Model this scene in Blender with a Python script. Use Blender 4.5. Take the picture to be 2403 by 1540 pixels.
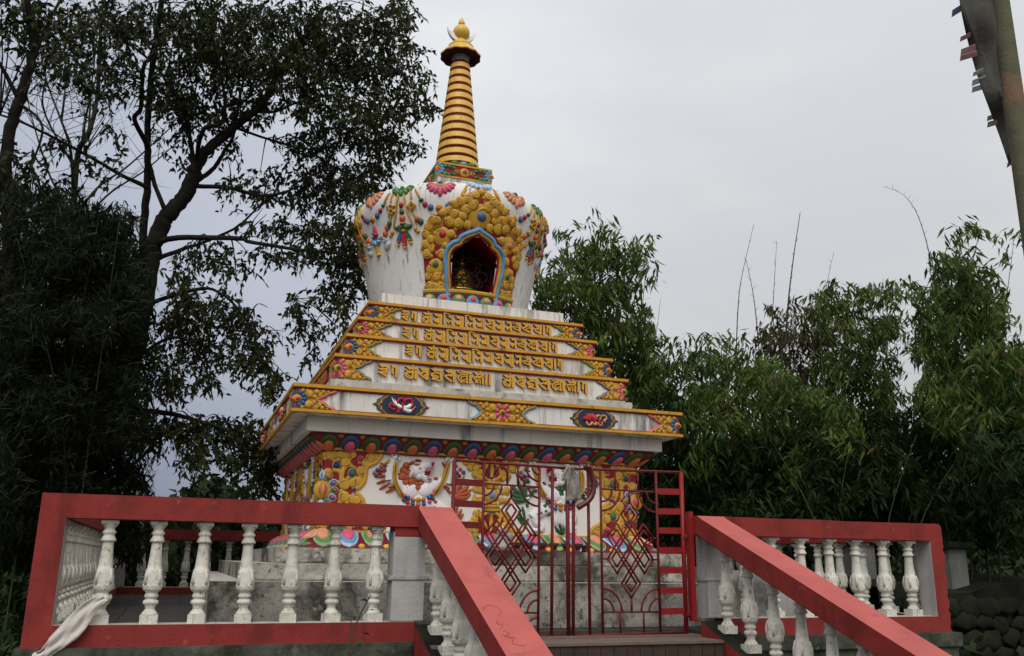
import bpy, math, random
import numpy as np
from mathutils import Matrix, Vector
from mathutils.geometry import tessellate_polygon
R = math.radians
random.seed(7); rng = np.random.default_rng(7)
for o in list(bpy.data.objects): bpy.data.objects.remove(o)
SC = bpy.context.scene; COL = SC.collection

# ------------------------------------------------------------------ camera
YAW, PITCH, ROLL = 0.3579, 0.2572, 0.0138
FOC = 0.8657
CAM = np.array([0.0005, -6.8176, 0.5927])
fwd = np.array([math.sin(YAW)*math.cos(PITCH), math.cos(YAW)*math.cos(PITCH), math.sin(PITCH)])
rt = np.array([math.cos(YAW), -math.sin(YAW), 0.0]); up = np.cross(rt, fwd)
rt2 = rt*math.cos(ROLL)+up*math.sin(ROLL); up2 = -rt*math.sin(ROLL)+up*math.cos(ROLL)
cd = bpy.data.cameras.new('camera'); cam = bpy.data.objects.new('camera', cd); COL.objects.link(cam)
cd.sensor_width = 36; cd.lens = 36*FOC; cd.clip_end = 3000; cd.clip_start = 0.05
M = Matrix([[rt2[i], up2[i], -fwd[i], CAM[i]] for i in range(3)]+[[0, 0, 0, 1]])
cam.matrix_world = M; SC.camera = cam
def at(px, py, dist):
    """point of the place seen at (px, py) of the 2402 px wide photograph, dist metres away"""
    d = fwd+(px-1201)/(2402*FOC)*rt2-(py-770)/(2402*FOC)*up2
    return CAM+d/np.linalg.norm(d)*dist

# ------------------------------------------------------------------ world, sun, exposure
SUN_EL, SUN_AZ = R(50), R(205)     # azimuth clockwise from +Y: behind the camera, a little to its left
W = bpy.data.worlds.new("World"); SC.world = W; W.use_nodes = True
nt = W.node_tree; nt.nodes.clear()
def N(t, **k):
    n = nt.nodes.new(t)
    for a, b in k.items(): setattr(n, a, b)
    return n
def L(a, b): nt.links.new(a, b)
wo = N('ShaderNodeOutputWorld'); bg = N('ShaderNodeBackground'); bg2 = N('ShaderNodeBackground'); ad = N('ShaderNodeAddShader')
sky = N('ShaderNodeTexSky'); sky.sky_type = 'NISHITA'; sky.sun_disc = False
sky.sun_elevation = SUN_EL; sky.sun_rotation = SUN_AZ; sky.air_density = 1.5; sky.dust_density = 4
hsv = N('ShaderNodeHueSaturation'); hsv.inputs['Saturation'].default_value = 0.25; hsv.inputs['Value'].default_value = 0.35
L(sky.outputs[0], hsv.inputs['Color']); L(hsv.outputs[0], bg.inputs[0]); bg.inputs[1].default_value = 0.05
tc = N('ShaderNodeTexCoord'); sp = N('ShaderNodeSeparateXYZ'); L(tc.outputs['Generated'], sp.inputs[0])
def math_(op, a, b=None, c=None):
    n = N('ShaderNodeMath', operation=op)
    for i, v in enumerate((a, b, c)):
        if v is None: continue
        if isinstance(v, (int, float)): n.inputs[i].default_value = v
        else: L(v, n.inputs[i])
    return n.outputs[0]
def ramp_(fac, stops, interp='EASE'):
    n = N('ShaderNodeValToRGB'); n.color_ramp.interpolation = interp
    e = n.color_ramp.elements
    while len(e) > 1: e.remove(e[0])
    e[0].position = stops[0][0]; e[0].color = (*stops[0][1], 1)
    for p, c in stops[1:]:
        k = e.new(p); k.color = (*c, 1)
    L(fac, n.inputs[0]); return n.outputs[0]
# overcast layer: brightness by elevation, darker and bluer low towards the left (cloud, plus a hazy hill put into the sky colour), soft cloud noise
elev = math_('MULTIPLY', math_('ADD', sp.outputs[2], 0.15), 0.86)
grad = ramp_(elev, [(0.0, (.24, .26, .30)), (0.16, (.48, .49, .52)), (0.33, (.64, .645, .66)), (0.55, (.78, .79, .81)), (1.0, (1.05, 1.05, 1.06))], 'LINEAR')
# side: component along photo-left
side = math_('ADD', math_('MULTIPLY', sp.outputs[0], -rt[0]), math_('MULTIPLY', sp.outputs[1], -rt[1]))
sidef = ramp_(math_('ADD', math_('MULTIPLY', side, 0.5), 0.5), [(0.38, (1, 1, 1)), (0.53, (.95, .97, 1.0)), (0.62, (.60, .66, .80)), (0.72, (.42, .49, .66)), (0.85, (.40, .47, .64))])
front = math_('ADD', math_('MULTIPLY', sp.outputs[0], fwd[0]), math_('MULTIPLY', sp.outputs[1], fwd[1]))
low = math_('MULTIPLY', math_('SUBTRACT', 1.0, math_('MULTIPLY', math_('MAXIMUM', sp.outputs[2], 0.0), .85)), math_('GREATER_THAN', front, -2.0))
mixs = N('ShaderNodeMix', data_type='RGBA', blend_type='MULTIPLY'); L(low, mixs.inputs['Factor']); L(grad, mixs.inputs['A']); L(sidef, mixs.inputs['B'])
nz = N('ShaderNodeTexNoise'); nz.inputs['Scale'].default_value = 2.2; nz.inputs['Detail'].default_value = 5; nz.inputs['Roughness'].default_value = .5
mp = N('ShaderNodeMapping'); mp.inputs['Scale'].default_value = (1, 1, 2.2); L(tc.outputs['Generated'], mp.inputs[0]); L(mp.outputs[0], nz.inputs['Vector'])
cl = ramp_(nz.outputs[0], [(0.3, (.86, .87, .89)), (0.7, (1.09, 1.08, 1.07))])
mixc = N('ShaderNodeMix', data_type='RGBA', blend_type='MULTIPLY'); mixc.inputs['Factor'].default_value = 1; L(mixs.outputs['Result'], mixc.inputs['A']); L(cl, mixc.inputs['B'])
# the cloud behind the camera is thinner
back = ramp_(math_('ADD', math_('MULTIPLY', front, -0.5), 0.5), [(0.5, (1, 1, 1)), (0.95, (1.55, 1.53, 1.48))])
mixb = N('ShaderNodeMix', data_type='RGBA', blend_type='MULTIPLY'); mixb.inputs['Factor'].default_value = 1; L(mixc.outputs['Result'], mixb.inputs['A']); L(back, mixb.inputs['B'])
L(mixb.outputs['Result'], bg2.inputs[0]); bg2.inputs[1].default_value = 0.86
L(bg.outputs[0], ad.inputs[0]); L(bg2.outputs[0], ad.inputs[1]); L(ad.outputs[0], wo.inputs[0])
sl = bpy.data.lights.new('sun', 'SUN'); sl.energy = 1.4; sl.angle = R(35); sl.color = (1, .97, .92)
so = bpy.data.objects.new('sun', sl); COL.objects.link(so)
sdir = Vector((math.sin(SUN_AZ)*math.cos(SUN_EL), math.cos(SUN_AZ)*math.cos(SUN_EL), math.sin(SUN_EL)))
so.rotation_euler = sdir.to_track_quat('Z', 'Y').to_euler()
SC.view_settings.view_transform = 'Standard'; SC.view_settings.look = 'None'; SC.view_settings.exposure = 0.10; SC.view_settings.gamma = 1
SC.cycles.use_denoising = True
SC.cycles.max_bounces = 6; SC.cycles.diffuse_bounces = 3; SC.cycles.transparent_max_bounces = 6

# ------------------------------------------------------------------ materials
MATS = {}
def lin(c):
    return tuple((x/255/12.92 if x/255 <= .04045 else ((x/255+.055)/1.055)**2.4) for x in c)
def mat(name, base, rough=.6, noise=None, spec=.4, metal=0.0, bump=0.0, bscale=60, streak=None, moss=None, coat=0):
    """noise=(scale, amount): brightness mottling; streak=(colour, amount): vertical run-off marks; moss=(colour, scale, lo, hi): blotches"""
    m = bpy.data.materials.new(name); m.use_nodes = True; t = m.node_tree; n = t.nodes; b = n['Principled BSDF']
    b.inputs['Roughness'].default_value = rough; b.inputs['Specular IOR Level'].default_value = spec; b.inputs['Metallic'].default_value = metal
    tcn = n.new('ShaderNodeTexCoord'); geo = n.new('ShaderNodeNewGeometry')
    out = None
    rgb = n.new('ShaderNodeRGB'); rgb.outputs[0].default_value = (*base, 1); out = rgb.outputs[0]
    def tex(scale, detail=5, vec=None, rough_=.6, dist=0):
        x = n.new('ShaderNodeTexNoise'); x.inputs['Scale'].default_value = scale; x.inputs['Detail'].default_value = detail
        x.inputs['Roughness'].default_value = rough_; x.inputs['Distortion'].default_value = dist
        t.links.new(vec or geo.outputs['Position'], x.inputs['Vector']); return x.outputs['Fac']
    def rmp(f, lo, hi):
        x = n.new('ShaderNodeMapRange'); x.inputs['From Min'].default_value = lo; x.inputs['From Max'].default_value = hi; x.clamp = True
        t.links.new(f, x.inputs['Value']); return x.outputs[0]
    def mx(f, a, bcol, mode='MIX'):
        x = n.new('ShaderNodeMix'); x.data_type = 'RGBA'; x.blend_type = mode
        if isinstance(f, float): x.inputs['Factor'].default_value = f
        else: t.links.new(f, x.inputs['Factor'])
        t.links.new(a, x.inputs['A'])
        if isinstance(bcol, tuple): x.inputs['B'].default_value = (*bcol, 1)
        else: t.links.new(bcol, x.inputs['B'])
        return x.outputs['Result']
    if noise:
        f = rmp(tex(noise[0]), .3, .7); out = mx(f, mx(1.0, out, (1-noise[1],)*3, 'MULTIPLY'), out)
    if streak:
        for sc_, lo, hi, k in streak[1]:
            mpn = n.new('ShaderNodeMapping'); mpn.inputs['Scale'].default_value = sc_; t.links.new(geo.outputs['Position'], mpn.inputs[0])
            f = rmp(tex(1.0, 6, mpn.outputs[0], .65), lo, hi)
            q = n.new('ShaderNodeMath'); q.operation = 'MULTIPLY'; q.inputs[1].default_value = k; t.links.new(f, q.inputs[0])
            out = mx(q.outputs[0], out, streak[0])
    for ms in (moss or []):
        f = rmp(tex(ms[1], 8, None, .7, .3), ms[2], ms[3]); q = n.new('ShaderNodeMath'); q.operation = 'MULTIPLY'; q.inputs[1].default_value = ms[4] if len(ms) > 4 else 1; t.links.new(f, q.inputs[0]); out = mx(q.outputs[0], out, ms[0])
    t.links.new(out, b.inputs['Base Color'])
    if bump:
        bp = n.new('ShaderNodeBump'); bp.inputs['Strength'].default_value = min(1, bump); bp.inputs['Distance'].default_value = .01
        t.links.new(tex(bscale, 6), bp.inputs['Height']); t.links.new(bp.outputs[0], b.inputs['Normal'])
    MATS[name] = m; return m
def pm(name, rgb, **k):
    # sun-bleached enamel: a little greyer than fresh paint, with soot and run-off marks
    k.setdefault('rough', .6); k.setdefault('spec', .25); k.setdefault('noise', (9, .28)); k['spec'] = min(k['spec'], .35)
    g_ = .30*rgb[0]+.59*rgb[1]+.11*rgb[2]; rgb = tuple(.86*c+.14*g_ for c in rgb)
    k.setdefault('streak', ((.09, .075, .055), [((13, 13, 2.2), .55, .76, .5)])); k.setdefault('moss', [((.07, .06, .045), 28, .60, .70, .6)])
    return mat(name, lin(rgb), **k)
DIRT = (.075, .072, .06)
mat('white_plaster', (.70, .67, .62), .75, (3.5, .14), .2, bump=.3, bscale=40, streak=(DIRT, [((6, 6, .7), .51, .66, .9), ((22, 22, 1.2), .53, .70, .65)]), moss=[((.5, .47, .38), 1.4, .5, .75, .5)])
mat('dome_plaster', (.71, .68, .65), .75, (3.0, .10), .2, bump=.15, bscale=30, streak=(DIRT, [((13, 13, .28), .59, .68, .85), ((30, 30, .45), .58, .72, .6)]))
mat('wall_white', (.70, .66, .61), .7, (3, .07), .25, bump=.1, bscale=40, streak=((.35, .32, .27), [((9, 9, .7), .6, .85, .3)]))
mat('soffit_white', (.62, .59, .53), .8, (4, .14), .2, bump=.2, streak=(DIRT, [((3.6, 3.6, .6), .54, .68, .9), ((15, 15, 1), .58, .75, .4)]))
mat('grimy_concrete', (.47, .44, .38), .9, (6, .3), .15, bump=.9, bscale=30, streak=((.20, .18, .14), [((8, 8, 1.6), .5, .75, .7)]), moss=[((.055, .052, .04), 1.7, .45, .57, .92), ((.55, .53, .46), 6, .56, .66, .7), ((.045, .045, .035), 22, .55, .64, .85), ((.60, .57, .50), 40, .62, .70, .6)])
mat('ledge_concrete', (.50, .47, .41), .9, (5, .25), .15, bump=.7, bscale=35, streak=((.16, .15, .12), [((7, 7, 1.2), .5, .75, .6)]), moss=[((.10, .095, .075), 9, .55, .7, .8)])
mat('mossy_wall', (.10, .105, .08), .95, (5, .4), .1, bump=1, bscale=18, moss=[((.02, .025, .015), 3, .45, .65, .9), ((.22, .23, .19), 6, .6, .75, .6)])
mat('dark_stone', (.014, .0135, .010), .95, (4, .5), .1, bump=1, bscale=9, moss=[((.018, .022, .012), 2, .45, .6, .9), ((.04, .038, .03), 7, .62, .75, .5)])
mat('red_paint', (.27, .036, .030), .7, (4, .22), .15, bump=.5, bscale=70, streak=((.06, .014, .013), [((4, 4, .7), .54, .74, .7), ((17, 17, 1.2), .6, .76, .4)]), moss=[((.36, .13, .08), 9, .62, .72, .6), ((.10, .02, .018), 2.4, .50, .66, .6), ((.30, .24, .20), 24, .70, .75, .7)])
mat('pale_red', (.47, .115, .10), .75, (4, .2), .15, bump=.5, bscale=70, moss=[((.16, .05, .045), 5, .58, .72, .7), ((.44, .16, .13), 9, .58, .72, .5), ((.07, .04, .035), 30, .64, .72, .6)])  # paler, pinker red for the tops of rails and handrails
mat('bare_post', (.46, .44, .42), .85, (5, .25), .2, bump=.5, streak=((.18, .16, .15), [((9, 9, .8), .5, .75, .7)]), moss=[((.28, .06, .05), 4, .64, .72, .7)])
mat('baluster_white', (.68, .65, .56), .75, (9, .15), .2, bump=.6, bscale=50, streak=((.16, .15, .12), [((34, 34, 7), .57, .68, .7)]), moss=[((.10, .095, .08), 26, .58, .66, .85), ((.36, .33, .26), 4, .48, .66, .6)])
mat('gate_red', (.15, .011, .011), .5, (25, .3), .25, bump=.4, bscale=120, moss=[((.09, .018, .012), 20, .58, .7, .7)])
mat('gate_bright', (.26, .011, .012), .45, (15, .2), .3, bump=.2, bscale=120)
mat('floor_tile', (.075, .068, .062), .85, (7, .3), .1, bump=.3)
mat('step_tile', (.065, .042, .034), .8, (7, .4), .25, bump=.5, moss=[((.03, .03, .025), 6, .5, .65, .8)])
mat('landing', (.17, .125, .10), .8, (6, .25), .25, bump=.4, moss=[((.06, .055, .05), 5, .56, .72, .6)])
pm('gold', (205, 150, 32), rough=.5, spec=.35, noise=(9, .25), bump=.15, bscale=50)
pm('spire_gold', (232, 182, 62), rough=.42, spec=.5, noise=(6, .25), bump=.15); pm('groove', (96, 44, 14)); pm('shaded_petal_navy', (34, 72, 108)); pm('shaded_petal_green', (50, 84, 42))  # both petal colours hold the shade under the cornice, painted darker
pm('gold_dark', (172, 112, 22), rough=.45, spec=.5, noise=(9, .3))
pm('trim_gold', (203, 146, 30), rough=.5, noise=(7, .25), streak=(DIRT, [((7, 7, 2), .62, .74, .8)]))
pm('letter_gold', (212, 155, 38), rough=.5, noise=(8, .2))
pm('deep_red', (150, 14, 36), rough=.5); pm('letter_red', (140, 22, 32), rough=.55)
pm('maroon', (120, 8, 34), rough=.5); pm('crimson', (196, 30, 58), rough=.4)
pm('pink', (222, 84, 120), rough=.42); pm('pale_pink', (232, 140, 150), rough=.45)
pm('orange', (214, 104, 58), rough=.42); pm('salmon', (226, 146, 108), rough=.45); pm('coral', (226, 70, 70), rough=.42)
pm('rust', (186, 84, 40), rough=.5); pm('rust_dark', (140, 58, 30), rough=.5)
pm('blue', (52, 102, 150), rough=.42); pm('navy', (28, 52, 80), rough=.5); pm('sky_blue', (92, 152, 200), rough=.45); pm('grey_blue', (140, 162, 186), rough=.5); pm('pale_blue', (170, 204, 224), rough=.5)
pm('green', (52, 100, 60), rough=.45); pm('leaf_green', (84, 140, 74), rough=.45); pm('pale_green', (130, 178, 118), rough=.5); pm('dark_green', (36, 84, 58), rough=.5); pm('olive', (74, 106, 40), rough=.5)
pm('lion_white', (226, 222, 222), rough=.45, noise=(5, .08)); pm('white_paint', (232, 230, 228), rough=.45, noise=(5, .08))
pm('petal_gold', (230, 176, 50), rough=.45); pm('ring_red', (110, 8, 36), rough=.5); pm('shell_grey', (196, 200, 194), rough=.5, noise=(20, .35)); pm('black', (12, 12, 12), rough=.5)
pm('wire', (44, 40, 40), rough=.5, metal=.4); pm('brass', (190, 140, 50), rough=.3, metal=.8); pm('umbrella_under', (110, 34, 40), rough=.6); pm('bronze_grey', (136, 146, 150), rough=.5)
mat('cloth', (.60, .55, .49), .9, (12, .25), .1, bump=.5, bscale=25); mat('dirty_cloth', (.33, .30, .26), .9, (14, .5), .1, bump=.6, bscale=25)
mat('hose_red', (.10, .006, .008), .3, (20, .2), .5)
mat('pot_brown', (.07, .035, .025), .6, (20, .4), .3); mat('pier_grey', (.17, .17, .155), .9, (5, .3), .1, bump=.6, streak=((.06, .06, .05), [((9, 9, .8), .5, .75, .7)]))
mat('carved_grey', (.36, .35, .32), .9, (18, .5), .2, bump=.8)
mat('bark', (.030, .026, .021), .95, (9, .5), .1, bump=1, bscale=25, moss=[((.05, .06, .03), 4, .55, .7, .6)])
mat('grey_bark', (.07, .062, .055), .95, (9, .4), .1, bump=1, bscale=25)
mat('culm', (.055, .075, .03), .6, (6, .4), .3); mat('dry_twig', (.09, .07, .055), .9, (9, .3), .1)
mat('soil', (.035, .034, .024), .95, (1.5, .5), .1, bump=1, bscale=6, moss=[((.02, .035, .012), 1.2, .45, .6, .9)])
mat('pole_wood', (.125, .12, .072), .8, (12, .3), .15, bump=.4, moss=[((.20, .11, .07), 5, .56, .66, .8), ((.03, .03, .02), 40, .66, .72, .8)])
mat('flag_cloth', (.11, .105, .092), .95, (14, .3), .05, bump=.4)
mat('flag_pink', (.80, .46, .44), .95, (20, .2), .05); mat('flag_grey', (.75, .80, .78), .95, (20, .2), .05); mat('flag_khaki', (.55, .52, .36), .95, (20, .2), .05); mat('flag_blue', (.30, .33, .52), .95, (20, .2), .05)
def leafmat(name, a, b, c, rough=.45):
    m = bpy.data.materials.new(name); m.use_nodes = True; t = m.node_tree; n = t.nodes; p = n['Principled BSDF']
    g = n.new('ShaderNodeNewGeometry'); x = n.new('ShaderNodeTexNoise'); x.inputs['Scale'].default_value = 1.3; x.inputs['Detail'].default_value = 6; x.inputs['Roughness'].default_value = .8
    t.links.new(g.outputs['Position'], x.inputs['Vector']); r = n.new('ShaderNodeValToRGB'); e = r.color_ramp.elements
    e[0].position = .33; e[0].color = (*a, 1); e[1].position = .68; e[1].color = (*c, 1); k = e.new(.5); k.color = (*b, 1)
    t.links.new(x.outputs['Fac'], r.inputs[0]); t.links.new(r.outputs[0], p.inputs['Base Color'])
    p.inputs['Roughness'].default_value = .55; p.inputs['Specular IOR Level'].default_value = .08
    tr = n.new('ShaderNodeBsdfTranslucent'); t.links.new(r.outputs[0], tr.inputs[0]); ms = n.new('ShaderNodeMixShader'); ms.inputs[0].default_value = .16
    t.links.new(p.outputs[0], ms.inputs[1]); t.links.new(tr.outputs[0], ms.inputs[2]); t.links.new(ms.outputs[0], n['Material Output'].inputs[0])
    MATS[name] = m
leafmat('tree_leaf', (.013, .018, .006), (.025, .032, .010), (.050, .052, .016))
leafmat('bamboo_leaf', (.025, .049, .012), (.060, .096, .020), (.145, .165, .037))
leafmat('bamboo_dry', (.04, .04, .018), (.07, .055, .022), (.10, .075, .03))
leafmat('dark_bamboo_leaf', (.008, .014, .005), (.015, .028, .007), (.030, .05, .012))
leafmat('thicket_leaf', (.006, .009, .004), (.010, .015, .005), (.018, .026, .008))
leafmat('under_leaf', (.012, .02, .008), (.02, .034, .012), (.035, .05, .018))

# ------------------------------------------------------------------ mesh builder
class MB:
    def __init__(s): s.v = []; s.f = []; s.m = []; s.sm = []
    def add(s, verts, faces, m, smooth=True):
        o = len(s.v); s.v += [tuple(p) for p in verts]
        for f in faces: s.f.append(tuple(i+o for i in f)); s.m.append(m); s.sm.append(smooth)
        return s
    def box(s, x0, x1, y0, y1, z0, z1, m, mtop=None, mside=None):
        v = [(x0, y0, z0), (x1, y0, z0), (x1, y1, z0), (x0, y1, z0), (x0, y0, z1), (x1, y0, z1), (x1, y1, z1), (x0, y1, z1)]
        s.add(v, [(0, 3, 2, 1), (0, 1, 5, 4), (2, 3, 7, 6)], m, False); s.add(v, [(4, 5, 6, 7)], mtop or m, False)
        s.add(v, [(1, 2, 6, 5), (3, 0, 4, 7)], mside or m, False); return s
    def frustum(s, a0, z0, a1, z1, m, cap=True, mtop=None):
        v = [(-a0, -a0, z0), (a0, -a0, z0), (a0, a0, z0), (-a0, a0, z0), (-a1, -a1, z1), (a1, -a1, z1), (a1, a1, z1), (-a1, a1, z1)]
        s.add(v, [(0, 1, 5, 4), (1, 2, 6, 5), (2, 3, 7, 6), (3, 0, 4, 7)], m, False)
        if cap: s.add(v, [(0, 3, 2, 1)], m, False); s.add(v, [(4, 5, 6, 7)], mtop or m, False)
        return s
    def lathe(s, prof, m, c=(0, 0, 0), seg=24, fn=None, smooth=True):
        v = []; f = []
        for (r, z) in prof:
            for k in range(seg):
                a = 2*math.pi*k/seg; rr = r*(fn(a, z) if fn else 1)
                v.append((c[0]+rr*math.cos(a), c[1]+rr*math.sin(a), c[2]+z))
        n = len(prof)
        for i in range(n-1):
            for k in range(seg): k2 = (k+1) % seg; f.append((i*seg+k, i*seg+k2, (i+1)*seg+k2, (i+1)*seg+k))
        f.append(tuple(range(seg-1, -1, -1))); f.append(tuple((n-1)*seg+k for k in range(seg)))
        return s.add(v, f, m, smooth)
    def tube(s, pts, r, m, seg=8, closed=False):
        pts = [Vector(p) for p in pts]; n = len(pts); v = []; f = []
        rr = r if hasattr(r, '__len__') else [r]*n
        ref = Vector((0.123, .35, .93)).normalized()
        for i, p in enumerate(pts):
            a = pts[(i-1) % n] if (closed or i > 0) else p; b = pts[(i+1) % n] if (closed or i < n-1) else p
            d = (b-a).normalized(); x = d.cross(ref)
            if x.length < .05: x = d.cross(Vector((1, 0, 0)))
            x.normalize(); y = d.cross(x)
            for k in range(seg):
                t = 2*math.pi*k/seg; q = p+(x*math.cos(t)+y*math.sin(t))*rr[i]; v.append(tuple(q))
        for i in range(n if closed else n-1):
            j = (i+1) % n
            for k in range(seg): k2 = (k+1) % seg; f.append((i*seg+k, i*seg+k2, j*seg+k2, j*seg+k))
        if not closed: f.append(tuple(range(seg-1, -1, -1))); f.append(tuple((n-1)*seg+k for k in range(seg)))
        return s.add(v, f, m)
    def ball(s, c, r, m, seg=12, ring=8, sc=(1, 1, 1)):
        v = []; f = []
        for i in range(ring+1):
            t = math.pi*i/ring
            for k in range(seg):
                a = 2*math.pi*k/seg; v.append((c[0]+r*sc[0]*math.sin(t)*math.cos(a), c[1]+r*sc[1]*math.sin(t)*math.sin(a), c[2]+r*sc[2]*math.cos(t)))
        for i in range(ring):
            for k in range(seg): k2 = (k+1) % seg; f.append((i*seg+k, (i+1)*seg+k, (i+1)*seg+k2, i*seg+k2))
        return s.add(v, f, m)
    def build(s, name, parent=None, bevel=0, loc=None, seg=2):
        me = bpy.data.meshes.new(name); me.from_pydata(s.v, [], s.f)
        keys = []
        for k in s.m:
            if k not in keys: keys.append(k)
        for k in keys: me.materials.append(MATS[k])
        ix = {k: i for i, k in enumerate(keys)}
        me.polygons.foreach_set('material_index', [ix[k] for k in s.m]); me.polygons.foreach_set('use_smooth', s.sm); me.update()
        o = bpy.data.objects.new(name, me); COL.objects.link(o)
        if parent: o.parent = parent
        if loc: o.location = loc
        if bevel:
            b = o.modifiers.new('bevel', 'BEVEL'); b.width = bevel; b.segments = seg; b.limit_method = 'ANGLE'; b.angle_limit = R(40)
        return o
def tag(o, label=None, cat=None, group=None, kind=None):
    if label: o['label'] = label
    if cat: o['category'] = cat
    if group: o['group'] = group
    if kind: o['kind'] = kind
    return o
def empty(name, loc=(0, 0, 0), rz=0):
    e = bpy.data.objects.new(name, None); COL.objects.link(e); e.location = loc; e.rotation_euler = (0, 0, rz); e.empty_display_size = .2; return e
def dup(o, parent=None, loc=None, rz=None, deep=True):
    c = o.copy(); COL.objects.link(c)
    if parent: c.parent = parent
    if loc is not None: c.location = loc
    if rz is not None: c.rotation_euler = (0, 0, rz)
    if deep:
        for ch in list(o.children): dup(ch, c)
    return c

# ---- relief drawing on a surface map fn(u, v, h) -> xyz
def resample(pts, step):
    out = [pts[0]]
    for a, b in zip(pts[:-1], pts[1:]):
        n = max(1, int(math.hypot(b[0]-a[0], b[1]-a[1])/step))
        for i in range(1, n+1): t = i/n; out.append((a[0]+(b[0]-a[0])*t, a[1]+(b[1]-a[1])*t))
    return out
def spline(pts, k=6):
    out = []; P = [pts[0]]+list(pts)+[pts[-1]]
    for i in range(1, len(P)-2):
        p0, p1, p2, p3 = P[i-1:i+3]
        for j in range(k):
            t = j/k
            out.append(tuple(.5*((2*p1[d])+(-p0[d]+p2[d])*t+(2*p0[d]-5*p1[d]+4*p2[d]-p3[d])*t*t+(-p0[d]+3*p1[d]-3*p2[d]+p3[d])*t**3) for d in range(len(p1))))
    out.append(tuple(pts[-1])); return out
class Relief(MB):
    def __init__(s, fn): super().__init__(); s.fn = fn
    def blob(s, u, v, r, h, m, rv=None, rot=0, base=-.004, seg=12):
        rv = r if rv is None else rv; vs = []; f = []; rings = 4; ca, sa = math.cos(rot), math.sin(rot)
        for i in range(rings):
            t = math.pi/2*i/rings; q = math.cos(t); hh = base+(h-base)*math.sin(t)
            for k in range(seg):
                a = 2*math.pi*k/seg; x = r*q*math.cos(a); y = rv*q*math.sin(a); vs.append(s.fn(u+x*ca-y*sa, v+x*sa+y*ca, hh))
        vs.append(s.fn(u, v, h))
        for i in range(rings-1):
            for k in range(seg): k2 = (k+1) % seg; f.append((i*seg+k, i*seg+k2, (i+1)*seg+k2, (i+1)*seg+k))
        for k in range(seg): f.append(((rings-1)*seg+k, (rings-1)*seg+(k+1) % seg, rings*seg))
        return s.add(vs, f, m)
    def stroke(s, pts, w, h, m, base=-.004, taper=True, flat=False):
        n = len(pts); vs = []; f = []
        prof = [(-1, base), (-.93, h*.55), (-.5, h*.92), (0, h), (.5, h*.92), (.93, h*.55), (1, base)] if not flat else [(-1, base), (-1, h), (1, h), (1, base)]
        K = len(prof)
        for i in range(n):
            a = pts[max(0, i-1)]; b = pts[min(n-1, i+1)]; dx, dy = b[0]-a[0], b[1]-a[1]; l = math.hypot(dx, dy) or 1; nx, ny = -dy/l, dx/l
            ww = w[i] if hasattr(w, '__len__') else w
            if taper and not hasattr(w, '__len__'):
                t = i/(n-1); ww *= min(1, .35+4*min(t, 1-t))
            hs = max(.5, ww/(max(w) if hasattr(w, '__len__') else w))
            for (x, hh) in prof: vs.append(s.fn(pts[i][0]+nx*ww*x, pts[i][1]+ny*ww*x, hh*hs if hh > 0 else hh))
        for i in range(n-1):
            for k in range(K-1): f.append((i*K+k, i*K+k+1, (i+1)*K+k+1, (i+1)*K+k))
        f.append(tuple(range(K))); f.append(tuple((n-1)*K+k for k in range(K-1, -1, -1)))
        return s.add(vs, f, m, not flat)
    def pad(s, poly, h0, h1, mtop, mside=None, smooth=False):
        n = len(poly); tri = tessellate_polygon([[Vector((p[0], p[1], 0)) for p in poly]])
        vs = [s.fn(p[0], p[1], h1) for p in poly]+[s.fn(p[0], p[1], h0) for p in poly]
        s.add(vs, [tuple(t) for t in tri], mtop, smooth); s.add(vs, [(i, (i+1) % n, (i+1) % n+n, i+n) for i in range(n)], mside or mtop, False); return s
    def spiral(s, u, v, r, m, h=.012, turns=1.25, d=1, a0=0, w=None):
        pts = []; n = 18
        for i in range(n+1):
            t = i/n; a = a0+d*turns*2*math.pi*t; q = r*(1-.8*t); pts.append((u+q*math.cos(a), v+q*math.sin(a)))
        w = w or r*.24
        return s.stroke(pts, [w*(1-.45*i/n) for i in range(n+1)], h, m)
    def curl(s, u, v, r, m='gold', h=.03, d=1, a0=0, groove='groove'):
        """a rounded scroll: low disc, raised spiral, bead in its eye"""
        q = r*1.12; s.disc(u, v, q, h*.85, m); s.spiral(u, v, q*.66, groove, h*.97, 1.2, d, a0, q*.12); s.blob(u, v, q*.2, h*1.1, m, seg=8)
        s.blob(u+q*1.0*math.cos(a0), v+q*1.0*math.sin(a0), q*.5, h*.7, m, seg=10)
    def disc(s, u, v, r, h, m, seg=14, base=-.004):
        vs = []; f = []; K = ((1, base), (.97, h*.6), (.86, h*.9), (.5, h))
        for q, hh in K:
            for k in range(seg): a = 2*math.pi*k/seg; vs.append(s.fn(u+r*q*math.cos(a), v+r*q*math.sin(a), hh))
        vs.append(s.fn(u, v, h))
        for i in range(3):
            for k in range(seg): k2 = (k+1) % seg; f.append((i*seg+k, i*seg+k2, (i+1)*seg+k2, (i+1)*seg+k))
        for k in range(seg): f.append((3*seg+k, 3*seg+(k+1) % seg, 4*seg))
        return s.add(vs, f, m)
    def rosette(s, u, v, r, petal, eye, ring='petal_gold', n=8, h=.03, petal2=None, arc=(0, 2*math.pi)):
        for i in range(n):
            a = arc[0]+(arc[1]-arc[0])*(i+.5)/n
            s.blob(u+.68*r*math.cos(a), v+.68*r*math.sin(a), .36*r, h*.8, petal, .27*r, a)
            if petal2: s.blob(u+.72*r*math.cos(a), v+.72*r*math.sin(a), .2*r, h*1.0, petal2, .14*r, a)
        s.blob(u, v, .46*r, h*.85, ring); s.blob(u, v, .3*r, h*1.35, eye)
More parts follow.
